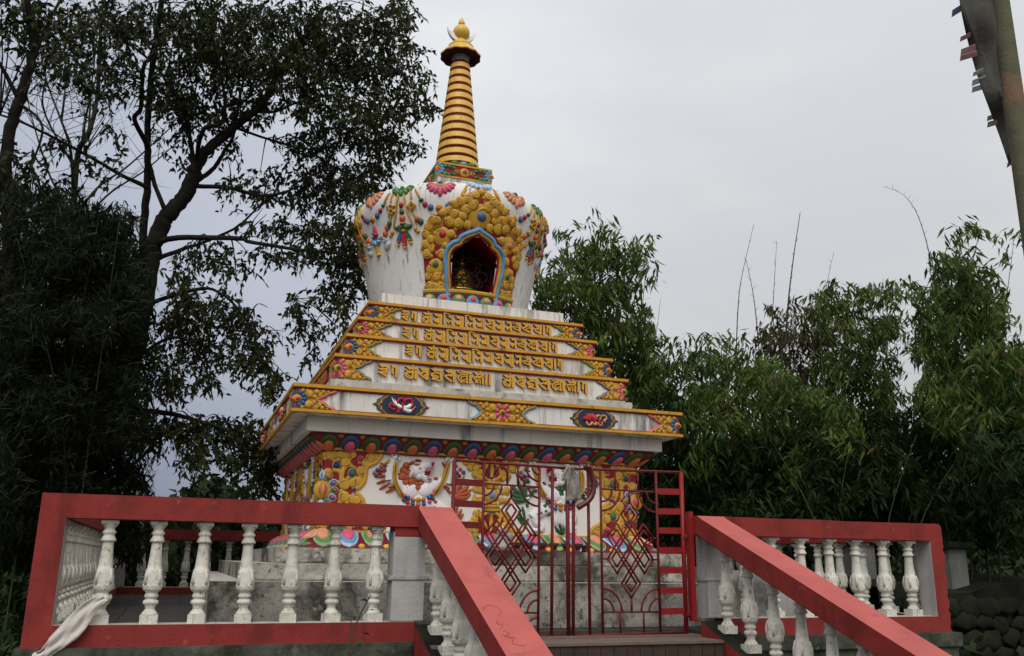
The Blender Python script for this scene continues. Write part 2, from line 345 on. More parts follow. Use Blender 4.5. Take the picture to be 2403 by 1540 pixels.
    def lobe(s, u0, v0, v1, w, h, m, lean=0.0, base=-.006, z0=0.0):
        """a petal lying on the surface: straight at v0, rounded at v1, domed"""
        nt_, ns_ = 10, 10; vs = []; f = []
        for i in range(nt_+1):
            t = i/nt_; ww = w*(1-t**3.2)**.5*(.86+.14*math.sin(math.pi*min(1, t*1.15)))
            for k in range(ns_+1):
                q = -1+2*k/ns_; hh = (h*(1-q**4)*(1-t**5)**.5*(.55+.45*t)) if i < nt_ and 0 < k < ns_ else base
                vs.append(s.fn(u0+q*ww+lean*(1-t), v0+(v1-v0)*t, z0+hh))
        for i in range(nt_):
            for k in range(ns_): a = i*(ns_+1)+k; f.append((a, a+1, a+ns_+2, a+ns_+1))
        return s.add(vs, f, m)
    def jewel(s, u, v, r, m, ring='grey_blue', d=1, h=.035, a0=0):
        s.blob(u, v, r*1.3, h*.6, ring); s.blob(u, v, r, h*1.1, m); s.spiral(u, v, r*1.5, 'gold', h*.8, .55, d, a0, r*.28)

def clamp01(t): return max(0.0, min(1.0, t))

# ================================================================== ground, terrace, stairs (the setting)
GZ = -1.05
def terrain_h(x, y):
    h = GZ
    h += 2.3*clamp01((y-9.5)/9)*clamp01((y-9.5)/9)               # wooded slope behind, added to block low sky light
    h += 1.2*clamp01((-2.0-x)/6)*clamp01((y+1.5)/4)+1.0*clamp01((x-8.8)/5)*clamp01((y+2)/4)  # side banks, also raised against low sky light
    h -= 9*clamp01((y-26)/60)
    return h+.10*math.sin(x*1.3+y*.7)*math.sin(y*.9-x*.4)*(1 if (y > 9 or abs(x-3) > 7) else .2)
mb = MB(); xs = list(np.linspace(-60, 70, 80)); ys = [-40, -30, -20, -14]+list(np.linspace(-10, 40, 70))+[60, 100, 200]
xs = [-900, -400, -150]+xs+[150, 400, 900]; ys = [-700, -200]+ys+[500, 900]
vs = [(x, y, terrain_h(x, y)) for y in ys for x in xs]; nx = len(xs)
mb.add(vs, [(j*nx+i, j*nx+i+1, (j+1)*nx+i+1, (j+1)*nx+i) for j in range(len(ys)-1) for i in range(nx-1)], 'soil')
tag(mb.build('ground'), kind='structure')
XL, XR, YB, ZF = -0.825, 7.04, 8.30, 0.036
mb = MB()
mb.box(XL-.03, 1.78, -.03, YB+.03, GZ-.3, 0.0, 'mossy_wall'); mb.box(1.7801, 4.28, .004, YB+.029, GZ-.3, -.002, 'mossy_wall'); mb.box(4.2801, XR+.04, -.03, YB+.0301, GZ-.3, -.001, 'mossy_wall')
mb.box(4.56, XR+.07, -.06, .1, -.13, -.003, 'mossy_wall')
tag(mb.build('terrace', bevel=.012), kind='structure')
mb = MB(); mb.box(XL+.16, XR-.14, .19, YB-.19, ZF-.03, ZF, 'floor_tile')
for k in range(26): mb.box(XL+.18+k*.295, XL+.186+k*.295, .2, YB-.2, ZF+.001, ZF+.003, 'black')
for k in range(26): mb.box(XL+.17, XR-.15, .22+k*.3, .226+k*.3, ZF+.0012, ZF+.0032, 'black')
tag(mb.build('floor'), kind='structure')
mb = MB()
mb.box(1.83, 4.27, -.36, .0, -.30, -.02, 'step_tile', 'landing'); mb.box(1.832, 4.268, -.375, -.01, -.021, .0, 'landing'); mb.box(2.05, 4.29, -.012, .20, -.018, .016, 'landing')
for k in range(7):
    z1 = -.15*(k+1); y0 = -.36-.375*(k+1)
    mb.box(1.831+k*.0004, 4.269-k*.0004, y0, y0+.375, z1-.4, z1, 'step_tile', 'landing')
    for i in range(22): mb.box(1.83+i*.112, 1.833+i*.112, y0+.372, y0+.3748, z1+.005, z1+.125, 'black')
tag(mb.build('stairs', bevel=.008), kind='structure')

# ================================================================== enclosure: balustrade walls, each a thing with rails, posts and balusters
BH = .69
def lobes(a, z):
    t = z/BH
    return 1+.035*math.cos(8*a)*(1 if .34 < t < .52 else 0)+.05*math.cos(10*a)*(1 if .17 < t < .24 else 0)
_RS = 1.12
bprof = [(.050, .085), (.046, .10), (.030, .135), (.027, .15), (.033, .163), (.028, .172), (.043, .19), (.046, .205), (.040, .225), (.028, .238), (.038, .252), (.042, .268), (.036, .285), (.036, .305), (.050, .32), (.056, .34), (.057, .37), (.054, .43), (.050, .49), (.048, .525), (.043, .532), (.0405, .57), (.034, .70), (.032, .785), (.032, .79), (.046, .797), (.044, .812), (.034, .845), (.031, .86), (.041, .875), (.041, .885), (.030, .905), (.031, .925), (.047, .955), (.048, .965)]
bm_ = MB(); bm_.lathe([(r*_RS, z*BH) for r, z in bprof], 'baluster_white', seg=24, fn=lobes)
bm_.box(-.058, .058, -.058, .058, 0, .086*BH, 'baluster_white'); bm_.box(-.056, .056, -.056, .056, .9651*BH, BH, 'baluster_white')
for k in range(4):   # raised leaf scrolls on the swelling
    a = math.pi/4+k*math.pi/2
    for da in (-.38, .38):
        c = (.0585*math.cos(a+da), .0585*math.sin(a+da), .365*BH); bm_.ball(c, .009, 'baluster_white', 8, 6)
    bm_.tube([(.064*math.cos(a), .064*math.sin(a), .38*BH), (.062*math.cos(a), .062*math.sin(a), .46*BH), (.052*math.cos(a), .052*math.sin(a), .53*BH)], [.011, .010, .005], 'baluster_white', 6)
BAL = bm_.build('baluster'); BAL.hide_render = False
_first = [True]
def baluster(parent, x, y, z, rz=0):
    if _first[0]: o = BAL; _first[0] = False
    else: o = BAL.copy(); COL.objects.link(o)
    o.parent = parent; o.location = (x, y, z); o.rotation_euler = (random.uniform(-.008, .008), random.uniform(-.010, .010), rz+random.uniform(-.12, .12)); return o
ZB, ZC = .838, .142
def rail_mb(x0, x1, y0, y1): return MB().box(x0, x1, y0, y1, ZB, 1.0, 'red_paint', 'pale_red')
# front left
t = tag(empty('balustrade', (0, 0, 0)), 'red and white balustrade wall left of the gate, with a white scarf tied to it', 'balustrade', 'balustrade walls round the terrace')
def frame_mb(P, top, y1=.199):
    """C-shaped front of a balustrade wall: rail, end post and kerb cast in one piece; top: material of each edge"""
    b = MB(); n = len(P); rq = random.Random(n); v = [(x, 0, z) for x, z in P]+[(x, y1, z) for x, z in P]
    b.add(v, [tuple(range(n)), tuple(range(2*n-1, n-1, -1))], 'red_paint', False)
    for i in range(n): b.add(v, [(i, n+i, n+(i+1) % n, (i+1) % n)], top[i], False)
    return b
frame_mb([(XL, 0), (XL, 1), (1.80, 1), (1.80, ZB), (-.66, ZB), (-.66, ZC), (1.80, ZC), (1.80, 0)], ['red_paint', 'pale_red', 'red_paint', 'red_paint', 'bare_post', 'ledge_concrete', 'red_paint', 'red_paint']).build('rail_frame', t, .007)
p = MB(); p.box(1.62, 1.87, .022, .2, .142, .80, 'bare_post'); p.box(1.60, 1.89, .012, .21, .44, .475, 'ledge_concrete'); p.box(1.625, 1.875, .018, .2, .76, .8375, 'red_paint'); p.build('post', t, .012)
for i in range(7): baluster(t, -.38+.313*i, .09, ZC)
# front right
t = tag(empty('balustrade', (4.3, 0, 0)), 'short red and white balustrade wall right of the gate with a chipped end post', 'balustrade', 'balustrade walls round the terrace')
rr_ = random.Random(5); X1 = XR-4.3
ragged = [(X1+rr_.uniform(-.010, .020)+(.022*rr_.random() if .3 < z < .75 else 0), z) for z in np.linspace(.98, 0, 26)]
P_ = [(.26, ZB), (.26, 1), (.9, .996), (1.25, 1.001), (1.6, .995), (X1-.02, 1.0)]+ragged+[(.256, 0), (.256, ZC), (6.90-4.3, ZC), (6.90-4.3, ZB)]
frame_mb(P_, ['red_paint']+['pale_red']*4+['red_paint']*28+['ledge_concrete', 'bare_post', 'red_paint', 'red_paint']).build('rail_frame', t, .005)
p = MB(); p.box(.10, .28, .03, .2, .142, .8375, 'bare_post'); p.box(.09, .29, .02, .21, .45, .475, 'ledge_concrete'); p.build('post', t, .01)
for i in range(7): baluster(t, 4.816+.313*i-4.3, .09, ZC)
# side and back walls
def side(x0, x1, label, n, inner):
    t = tag(empty('balustrade', (x0, .2, 0)), label, 'balustrade', 'balustrade walls round the terrace'); w = x1-x0
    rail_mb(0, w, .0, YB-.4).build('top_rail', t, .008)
    MB().box(0, w, 0, YB-.4, .0, ZC, 'red_paint', 'ledge_concrete').build('bottom_rail', t, .008)
    for i in range(n): baluster(t, w/2, .12+(YB-.64)*i/(n-1), ZC)
side(XL+.01, XL+.19, 'long red and white side balustrade seen end on at the left', 23, 1)
side(6.88, XR-.005, 'red and white side balustrade going back from the chipped post at the right', 23, -1)
t = tag(empty('balustrade', (0, YB-.2, 0)), 'far red and white balustrade wall behind the stupa', 'balustrade', 'balustrade walls round the terrace')
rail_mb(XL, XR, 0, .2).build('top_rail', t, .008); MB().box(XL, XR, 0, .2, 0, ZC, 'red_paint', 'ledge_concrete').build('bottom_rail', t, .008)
for x in (XL+.001, XR-.27): MB().box(x, x+.27, .001, .199, ZC, ZB-.0005, 'bare_post').build('post', t, .01)
for i in range(23): baluster(t, -.33+.313*i, .1, ZC)
# stair handrails
def slope_box(x0, x1, y0, y1, zf, th, m, mtop):
    v = []
    for y in (y0, y1):
        for x in (x0, x1):
            for q in (-th, 0): v.append((x, y, zf(y)+q))
    b = MB(); b.add(v, [(0, 1, 3, 2), (4, 6, 7, 5), (0, 4, 5, 1), (2, 3, 7, 6), (0, 2, 6, 4)], m, False); b.add(v, [(1, 5, 7, 3)], mtop, False); return b
def handrail(name_label, x0, x1, slope, y0, zs, ys_, group):
    t = tag(empty('stair_handrail', (x0, 0, 0)), name_label, 'handrail', group); w = x1-x0
    # rail with a rounded shoulder at its head
    zt = lambda y: 1.0+slope*(y-y0)
    prof = [(.18, 1.0), (y0+.03, 1.0), (y0-.03, .997), (y0-.09, zt(y0-.07)-.004), (-3.2, zt(-3.2))]
    b = MB(); vs = []
    for y, z in prof: vs += [(0, y, z-.17), (0, y, z), (w, y, z), (w, y, z-.17)]
    fs = []; ft = []
    for i in range(len(prof)-1):
        for k in range(4):
            q = (i*4+k, i*4+(k+1) % 4, (i+1)*4+(k+1) % 4, (i+1)*4+k); (ft if k == 1 else fs).append(q)
    b.add(vs, fs+[(0, 3, 2, 1), tuple(len(vs)-4+i for i in range(4))], 'red_paint', False); b.add(vs, ft, 'pale_red', False)
    b.build('rail', t, .012)
    zs_ = lambda y: .125+.39*y
    slope_box(.0, w-.02, -3.2, -.004, zs_, .26, 'red_paint', 'dark_stone').build('bottom_rail', t, .008)
    for y in ys_:
        o = baluster(t, w/2, y, zs_(y)-.01); o.scale = (1, 1, (zt(y)-.16-zs_(y)+.02)/BH)
    return t
HL = handrail('broad red stair handrail on the left, sloping down in front of the gate', 1.80, 2.075, .445, .06, 0, [-.14-.295*i for i in range(8)], 'handrails of the stair')
handrail('broad red stair handrail on the right, hiding the lower balusters behind it', 4.29, 4.56, .387, .02, 0, [-.20-.315*i for i in range(8)], 'handrails of the stair')

gr = MB(); zt_ = lambda y: 1.0+.445*(y-.06)+.003
def scrawl(pts, w=.0016): gr.tube([(x, y, zt_(y)) for x, y in pts], w, 'rust_dark', 4)
scrawl(spline([(.02, -1.52), (.06, -1.46), (.12, -1.47), (.13, -1.54), (.09, -1.58)], 5)); scrawl(spline([(.08, -1.62), (.06, -1.66), (.09, -1.68), (.06, -1.72)], 4)); scrawl(spline([(.07, -1.74), (.10, -1.77), (.06, -1.80), (.10, -1.83), (.08, -1.87), (.14, -1.90)], 4)); scrawl([(.05, -1.78), (.12, -1.82)])
gr.build('scrawl', HL)
# ================================================================== gate
GY = .08
def gb(mb, pts, r, m='gate_red', flat=None):
    P = [(x, GY, z) for x, z in pts]
    if flat:   # flat bar lying in the plane of the gate
        (x0, z0), (x1, z1) = pts; d = math.hypot(x1-x0, z1-z0); ux, uz = (x1-x0)/d, (z1-z0)/d; nx, nz = -uz*flat, ux*flat
        v = [(x0+nx, GY-r, z0+nz), (x1+nx, GY-r, z1+nz), (x1-nx, GY-r, z1-nz), (x0-nx, GY-r, z0-nz)]; v += [(x, y+2*r, z) for x, y, z in v]
        mb.add(v, [(0, 1, 2, 3), (7, 6, 5, 4), (0, 4, 5, 1), (1, 5, 6, 2), (2, 6, 7, 3), (3, 7, 4, 0)], m, False); return
    for a, b in zip(P[:-1], P[1:]): mb.tube([a, b], r, m, 6)
def arc(cx, cz, rx, rz, a0, a1, n=9): return [(cx+rx*math.cos(R(a0+(a1-a0)*i/n)), cz+rz*math.sin(R(a0+(a1-a0)*i/n))) for i in range(n+1)]
def arcbar(mb, pts, r=.010): mb.tube([(x, GY, z) for x, z in pts], r, 'gate_red', 6)
def knot(mb, cx, cz):
    """endless knot: one closed rope drawn by two bars"""
    k = .00105
    V = [(0, 112), (59, 190), (-178, 540), (-118, 628), (118, 285), (180, 370), (-62, 730), (0, 815), (62, 730), (-178, 367), (-116, 285), (118, 628), (178, 540), (-59, 190)]
    C_ = [(cx+x*k*1.05, cz+(465.7-y)*k) for x, y in V]; n = len(C_)
    for d in (.0155, -.0155):
        O = []
        for i in range(n):
            p0, p1, p2 = Vector(C_[i-1]), Vector(C_[i]), Vector(C_[(i+1) % n]); a = (p1-p0).normalized(); b = (p2-p1).normalized(); na = Vector((-a.y, a.x)); nb = Vector((-b.y, b.x)); m = (na+nb).normalized(); O.append(p1+m*d/max(.35, m.dot(na)))
        for i in range(n):
            a, b = O[i], O[(i+1) % n]; oy = .004*(1 if i % 2 else -1)
            mb.tube([(a.x, GY+oy, a.y), (b.x, GY+oy, b.y)], .0085, 'gate_red', 6)
def leaf(label, x_h, x_m, side_):
    """x_h hinge side, x_m meeting side"""
    t = tag(empty('gate_leaf', (0, 0, 0)), label, 'gate leaf', 'leaves of the red gate')
    s = 1 if x_m > x_h else -1
    zt = 1.375
    f = MB(); gb(f, [(x_h, .02), (x_h, zt)], .017 if s > 0 else .02, 'gate_red' if s > 0 else 'gate_bright'); gb(f, [(x_h, zt), (x_m-s*(.0), 1.358)], .011); gb(f, [(x_h, .03), (x_m, .014)], .013)
    gb(f, [(x_m, .014), (x_m-.01*s, 1.36)], .017 if s > 0 else .014); f.build('frame', t)
    b = MB()
    for off in (.15, .267): gb(b, [(x_m-s*off, .02), (x_m-s*(off-.006), 1.358)], .013 if off < .2 else .011)
    gb(b, [(x_h+s*.25, .03), (x_h+s*.255, 1.37)], .012); b.build('upright', t)
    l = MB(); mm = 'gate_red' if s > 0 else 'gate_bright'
    for z in (1.2, 1.03, .866, .70, .533, .367, .198): gb(l, [(x_h, z+.004), (x_h+s*.25, z)], .006, mm, flat=.026)
    l.build('ladder_bars', t)
    xa, xb = x_h+s*.25, x_m-s*.267; lo, hi = min(xa, xb), max(xa, xb)
    o = MB(); o2 = MB(); gb(o, [(lo, 1.20), (hi, 1.19)], .008); gb(o2, [(lo, .198), (hi, .195)], .008)
    q = .36*(hi-lo)
    for (cx, sg) in ((lo, 1), (hi, -1)):
        for (k, rad) in ((1, .33*(hi-lo)), (.62, .19*(hi-lo))):
            arcbar(o2, [(cx+sg*abs(rad*math.cos(a)), .198+rad*1.05*math.sin(a)) for a in np.linspace(0, math.pi/2, 9)], .009)
            arcbar(o, [(cx+sg*abs(rad*math.cos(a)), 1.195-rad*1.0*math.sin(a)) for a in np.linspace(0, math.pi/2, 9)], .009)
    if s > 0:
        for cx, sg in ((hi, -1),):
            for rad in (.115, .06):
                arcbar(o, [(cx+sg*rad*math.cos(a), 1.355-rad*math.sin(a)) for a in np.linspace(0, math.pi/2, 9)], .009)
                arcbar(o2, [(cx+sg*rad*1.1*math.cos(a), .03+rad*1.1*math.sin(a)) for a in np.linspace(0, math.pi/2, 9)], .009)
        gb(o, [(2.65, 1.357), (2.653, 1.195)], .009); gb(o, [(2.56, 1.36), (2.557, 1.195)], .009)
        arcbar(o, arc(2.50, 1.27, .058, .075, 0, 180)); arcbar(o, arc(2.415, 1.345, .065, .10, 180, 360)); arcbar(o, arc(2.65, 1.20, .06, .075, 0, 90))
        gb(o2, [(2.631, .2), (2.632, .131)], .009); arcbar(o2, arc(2.632, .168, .062, .037, -90, 90))
    else:
        gb(o, [(3.546, 1.356), (3.545, 1.195)], .009); gb(o, [(3.767, 1.35), (3.765, 1.2)], .009); gb(o2, [(3.574, .195), (3.575, .03)], .009); gb(o2, [(3.793, .195), (3.795, .03)], .009)
    o.build('lattice_bars', t); o2.build('lattice_bars', t)
    k = MB(); cx = (lo+hi)/2; knot(k, cx, .70); gb(k, [(cx, 1.095), (cx, 1.195)], .010); gb(k, [(cx, .305), (cx, .198)], .010); gb(k, [(lo, .622), (cx-.195, .622)], .008); gb(k, [(hi, .622), (cx+.195, .622)], .008); gb(k, [(hi, .80), (cx+.19, .80)], .008); gb(k, [(lo, .80), (cx-.19, .80)], .008); k.build('knot_panel', t)
    return t
leaf('left leaf of the dark red iron gate with an endless knot, beside the left handrail', 2.10, 3.105, 1)
leaf('right leaf of the red iron gate with a bright ladder of bars beside its post', 4.20, 3.145, -1)
t = tag(empty('gate_post', (4.262, .07, 0)), 'square red post that carries the right leaf of the gate', 'post')
g_ = MB(); g_.box(-.022, .022, -.03, .03, .12, 1.035, 'gate_bright'); g_.build('post', t, .004)
g_ = MB(); g_.box(-.07, -.02, -.012, .012, .16, .18, 'gate_red'); g_.tube([(-.045, 0, .15), (-.045, 0, .20)], .013, 'gate_red'); g_.build('hinge', t)
g_ = MB(); g_.box(-.07, -.02, -.012, .012, .80, .82, 'gate_red'); g_.tube([(-.045, 0, .79), (-.045, 0, .84)], .013, 'gate_red'); g_.build('hinge', t)
# old hose hung over the gate, scarves
mb = MB(); pts = spline([(3.268, GY+.005, 1.365), (3.275, GY-.035, 1.378), (3.30, GY-.035, 1.345), (3.322, GY-.035, 1.24), (3.312, GY-.035, 1.15), (3.27, GY-.035, 1.09), (3.215, GY-.035, 1.055), (3.177, GY-.035, 1.032)]); mb.tube(pts, .024, 'hose_red', 10)
tag(mb.build('hose'), 'short dark red hose curved like a sickle over the right gate leaf', 'hose')
def cloth(rows, m, seed, nu=10, fold=.02):
    """rows: (left point, right point) pairs; a sheet with folds and a little thickness"""
    rq = random.Random(seed); b = MB(); vs = []; ph = rq.random()*6
    for j, (a, c) in enumerate(rows):
        for i in range(nu+1):
            t = i/nu; p = [a[k]+(c[k]-a[k])*t for k in range(3)]
            w = fold*math.sin(t*9+ph+j*.55)+fold*.6*math.sin(t*17-j*.4); vs.append((p[0]+rq.uniform(-.002, .002), p[1]+w, p[2]+rq.uniform(-.003, .003)))
    f = [(j*(nu+1)+i, j*(nu+1)+i+1, (j+1)*(nu+1)+i+1, (j+1)*(nu+1)+i) for j in range(len(rows)-1) for i in range(nu)]
    b.add(vs, f, m); return b
rows = []
for t_ in np.linspace(0, 1, 12):
    w = .012+.06*math.sin(min(1, t_*1.35)*math.pi*.62); cx = 3.098+.03*math.sin(t_*2.4)+.02*t_; rows.append(((cx-w, GY-.035, 1.365-.285*t_), (cx+w, GY-.03, 1.37-.27*t_)))
b = cloth(rows, 'dirty_cloth', 3, 12, .012)
rows = [((3.09-.05*t_-.012-.02*math.sin(t_*3), GY-.04, 1.365-.12*t_), (3.09-.02*t_+.012, GY-.035, 1.362-.10*t_)) for t_ in np.linspace(0, 1, 7)]
b2 = cloth(rows, 'dirty_cloth', 4, 6, .008); b.add(b2.v, b2.f, 'dirty_cloth'); b.ball((3.09, GY-.02, 1.37), .022, 'dirty_cloth', 10, 6, (1.3, 1.2, .9))
o = b.build('scarf'); sol = o.modifiers.new('thick', 'SOLIDIFY'); sol.thickness = .005
tag(o, 'dirty grey offering scarf knotted where the gate leaves meet', 'scarf')
rows = []
for (a, c) in [((-.372, -.005, .335), (-.335, -.015, .30)), ((-.44, -.015, .315), (-.375, -.03, .26)), ((-.52, -.02, .25), (-.41, -.04, .20)), ((-.585, -.025, .165), (-.45, -.04, .12)), ((-.64, -.03, .09), (-.50, -.04, .055)), ((-.68, -.03, .03), (-.57, -.04, .0)), ((-.70, -.03, -.01), (-.64, -.04, -.05)), ((-.735, -.03, -.02), (-.66, -.045, -.10)), ((-.75, -.03, -.06), (-.69, -.045, -.16))]: rows.append((a, c))
def interp_rows(rows, k):
    A = spline([r[0] for r in rows], k); B = spline([r[1] for r in rows], k); return list(zip(A, B))
b = cloth(interp_rows(rows, 3), 'cloth', 9, 10, .010)
b.tube([(-.38+.05*math.cos(a), .09+.055*math.sin(a), .315+.01*math.sin(3*a)) for a in np.linspace(0, 6.28, 17)[:-1]], .016, 'cloth', 8, closed=True); b.ball((-.36, .03, .31), .03, 'cloth', 10, 7, (1.2, 1, .9))
o = b.build('scarf'); sol = o.modifiers.new('thick', 'SOLIDIFY'); sol.thickness = .004
tag(o, 'long clean white offering scarf tied round the leftmost front baluster', 'scarf')

# ================================================================== the stupa
SX, SY = 2.9454, 3.2363
ST = tag(empty('stupa', (SX, SY, 0), -0.0104), 'tall white Buddhist stupa painted with gold scrolls, lotus petals and mantras', 'stupa')
FACES = [0, -math.pi/2, math.pi/2, math.pi]
def wall_fn(a): return lambda u, v, h: (u, -(a+h), v)
def four(o, parent=None):
    """the same work on the other three faces"""
    for rz in FACES[1:]: dup(o, parent or ST, rz=rz)
def square_ring(mb, a, a_in, z0, z1, m, mbot=None):
    """a square collar round the stupa"""
    for (x0, x1, y0, y1) in ((-a, a, -a, -a_in), (-a, a, a_in, a), (-a, -a_in, -a_in, a_in), (a_in, a, -a_in, a_in)):
        mb.box(x0, x1, y0, y1, z0, z1, m)
# --- plinth steps
for i, (a, z0, z1, m) in enumerate(((2.575, .0, .412, 'grimy_concrete'), (2.32, .4121, .552, 'grimy_concrete'), (2.04, .5521, .684, 'grimy_concrete'))):
    MB().box(-a, a, -a, a, z0, z1, m, 'ledge_concrete').build('plinth_step', ST, .018)
# --- lotus bands
def petal(mb_fn, w, hgt, mo, mi, up):
    """one lotus petal on a sloping band: outer rolled lobe, inner swelling"""
    r = Relief(mb_fn); s = 1 if up else -1
    r.blob(0, .0, w*.50, .030, mo, hgt*.54, base=-.01, seg=18)
    r.blob(0, s*hgt*.16, w*.46, .034, mo, hgt*.36, base=-.01, seg=16)
    r.blob(0, -s*hgt*.24, w*.27, .060, mi, hgt*.34, base=-.01, seg=14)
    return r
def lotus_band(name, a0, z0, a1, z1, n, cols, up, label=None):
    """band from (a0, z0) bottom to (a1, z1) top on one face; petals are sub-parts"""
    sl = math.hypot(a1-a0, z1-z0); ta, tz = (a1-a0)/sl, (z1-z0)/sl; na, nz_ = tz, -ta
    b = MB(); K = 5; vs = []
    for i in range(K+1):
        t = i/K; bul = .018*math.sin(math.pi*t); a = a0+(a1-a0)*t+na*bul; z = z0+(z1-z0)*t+nz_*bul
        vs += [(-a, -a, z), (a, -a, z)]
    b.add(vs, [(2*i, 2*i+1, 2*i+3, 2*i+2) for i in range(K)], 'maroon', True)
    tri = Relief(lambda u, v, h: (u, -(a0+(a1-a0)*(.5+v/sl)+na*h), z0+(z1-z0)*(.5+v/sl)+nz_*h))
    am = (a0+a1)/2; w = 2*am/n
    for i in range(n-1):
        u = -am+w*(i+1); s = 1 if up else -1
        tri.blob(u, s*sl*.37, w*.15, .024, 'petal_gold' if not up else 'gold_dark', sl*.12)
    b.v0 = len(b.v); b.add(tri.v, tri.f, 'petal_gold' if not up else 'gold_dark')
    o = b.build(name, ST)
    first = {}
    for i in range(n):
        k = i % 2; u = -am+w*(i+.5)
        lean = (i-(n-1)/2)/n
        lean_ = -w*.75*max(0, (i-(n-1)*.45)/n)*.75
        r = Relief(lambda uu, v, h: (uu, -(am+ta*v*s+na*(h+.010)), (z0+z1)/2+tz*v*s+nz_*(h+.010)))
        r.lobe(0, -sl*.46, sl*.45, w*.50, .024, {'leaf_green': 'pale_green', 'sky_blue': 'pale_blue', 'shaded_petal_green': 'olive', 'shaded_petal_navy': 'blue'}[cols[k][0]], lean_); r.lobe(0, -sl*.47, sl*.40, w*.45, .026, cols[k][0], lean_, z0=.004); r.lobe(0, -sl*.50, sl*.20, w*.29, .050, cols[k][1], lean_*.7, z0=.004)
        p = r.build('lotus_petal', o); p.location = (u, 0, 0)
    # mitred corner petal
    c = MB(); d_ = math.sqrt(.5)
    for (mm, vt, wd, off) in ((cols[0][0], .44, .50, .012), (cols[0][1], .12, .27, .032)):
        nn = 9; vs = []
        for i in range(nn):
            t = i/(nn-1); v = (-.48+(vt+.48)*t)*sl*s; ww = w*wd*(1-t**3.2)**.5
            ac = am+ta*v+na*off*(1-t**5)**.5; zc = (z0+z1)/2+tz*v+nz_*off
            for q in (-1, -.6, -.25, 0, .25, .6, 1):
                x = -ac+max(0, q)*ww*1.0; y = -ac+max(0, -q)*ww*1.0
                if abs(q) == 1: x += .012*(q > 0)*0; 
                vs.append((x-.004*(1-abs(q)), y-.004*(1-abs(q)), zc))
        c.add(vs, [(a*7+b_, a*7+b_+1, a*7+b_+8, a*7+b_+7) for a in range(nn-1) for b_ in range(6)], mm)
    c.build('corner_petal', o)
    four(o); return o
lotus_band('lower_lotus_band', 1.815, .686, 1.640, .830, 15, (('leaf_green', 'salmon'), ('sky_blue', 'pink')), False)
lotus_band('upper_lotus_band', 1.640, 1.604, 1.790, 1.722, 17, (('shaded_petal_green', 'orange'), ('shaded_petal_navy', 'pink')), True)
b = MB(); b.box(-1.63, 1.63, -1.63, 1.63, .684, 1.74, 'wall_white'); b.build('shrine_wall', ST)
b = MB(); square_ring(b, 1.655, 1.6, .829, .85, 'trim_gold'); square_ring(b, 1.662, 1.6, 1.585, 1.606, 'trim_gold'); b.build('gold_trim', ST)
b = MB(); square_ring(b, 1.648, 1.6, 1.568, 1.5849, 'deep_red'); b.build('red_trim', ST)
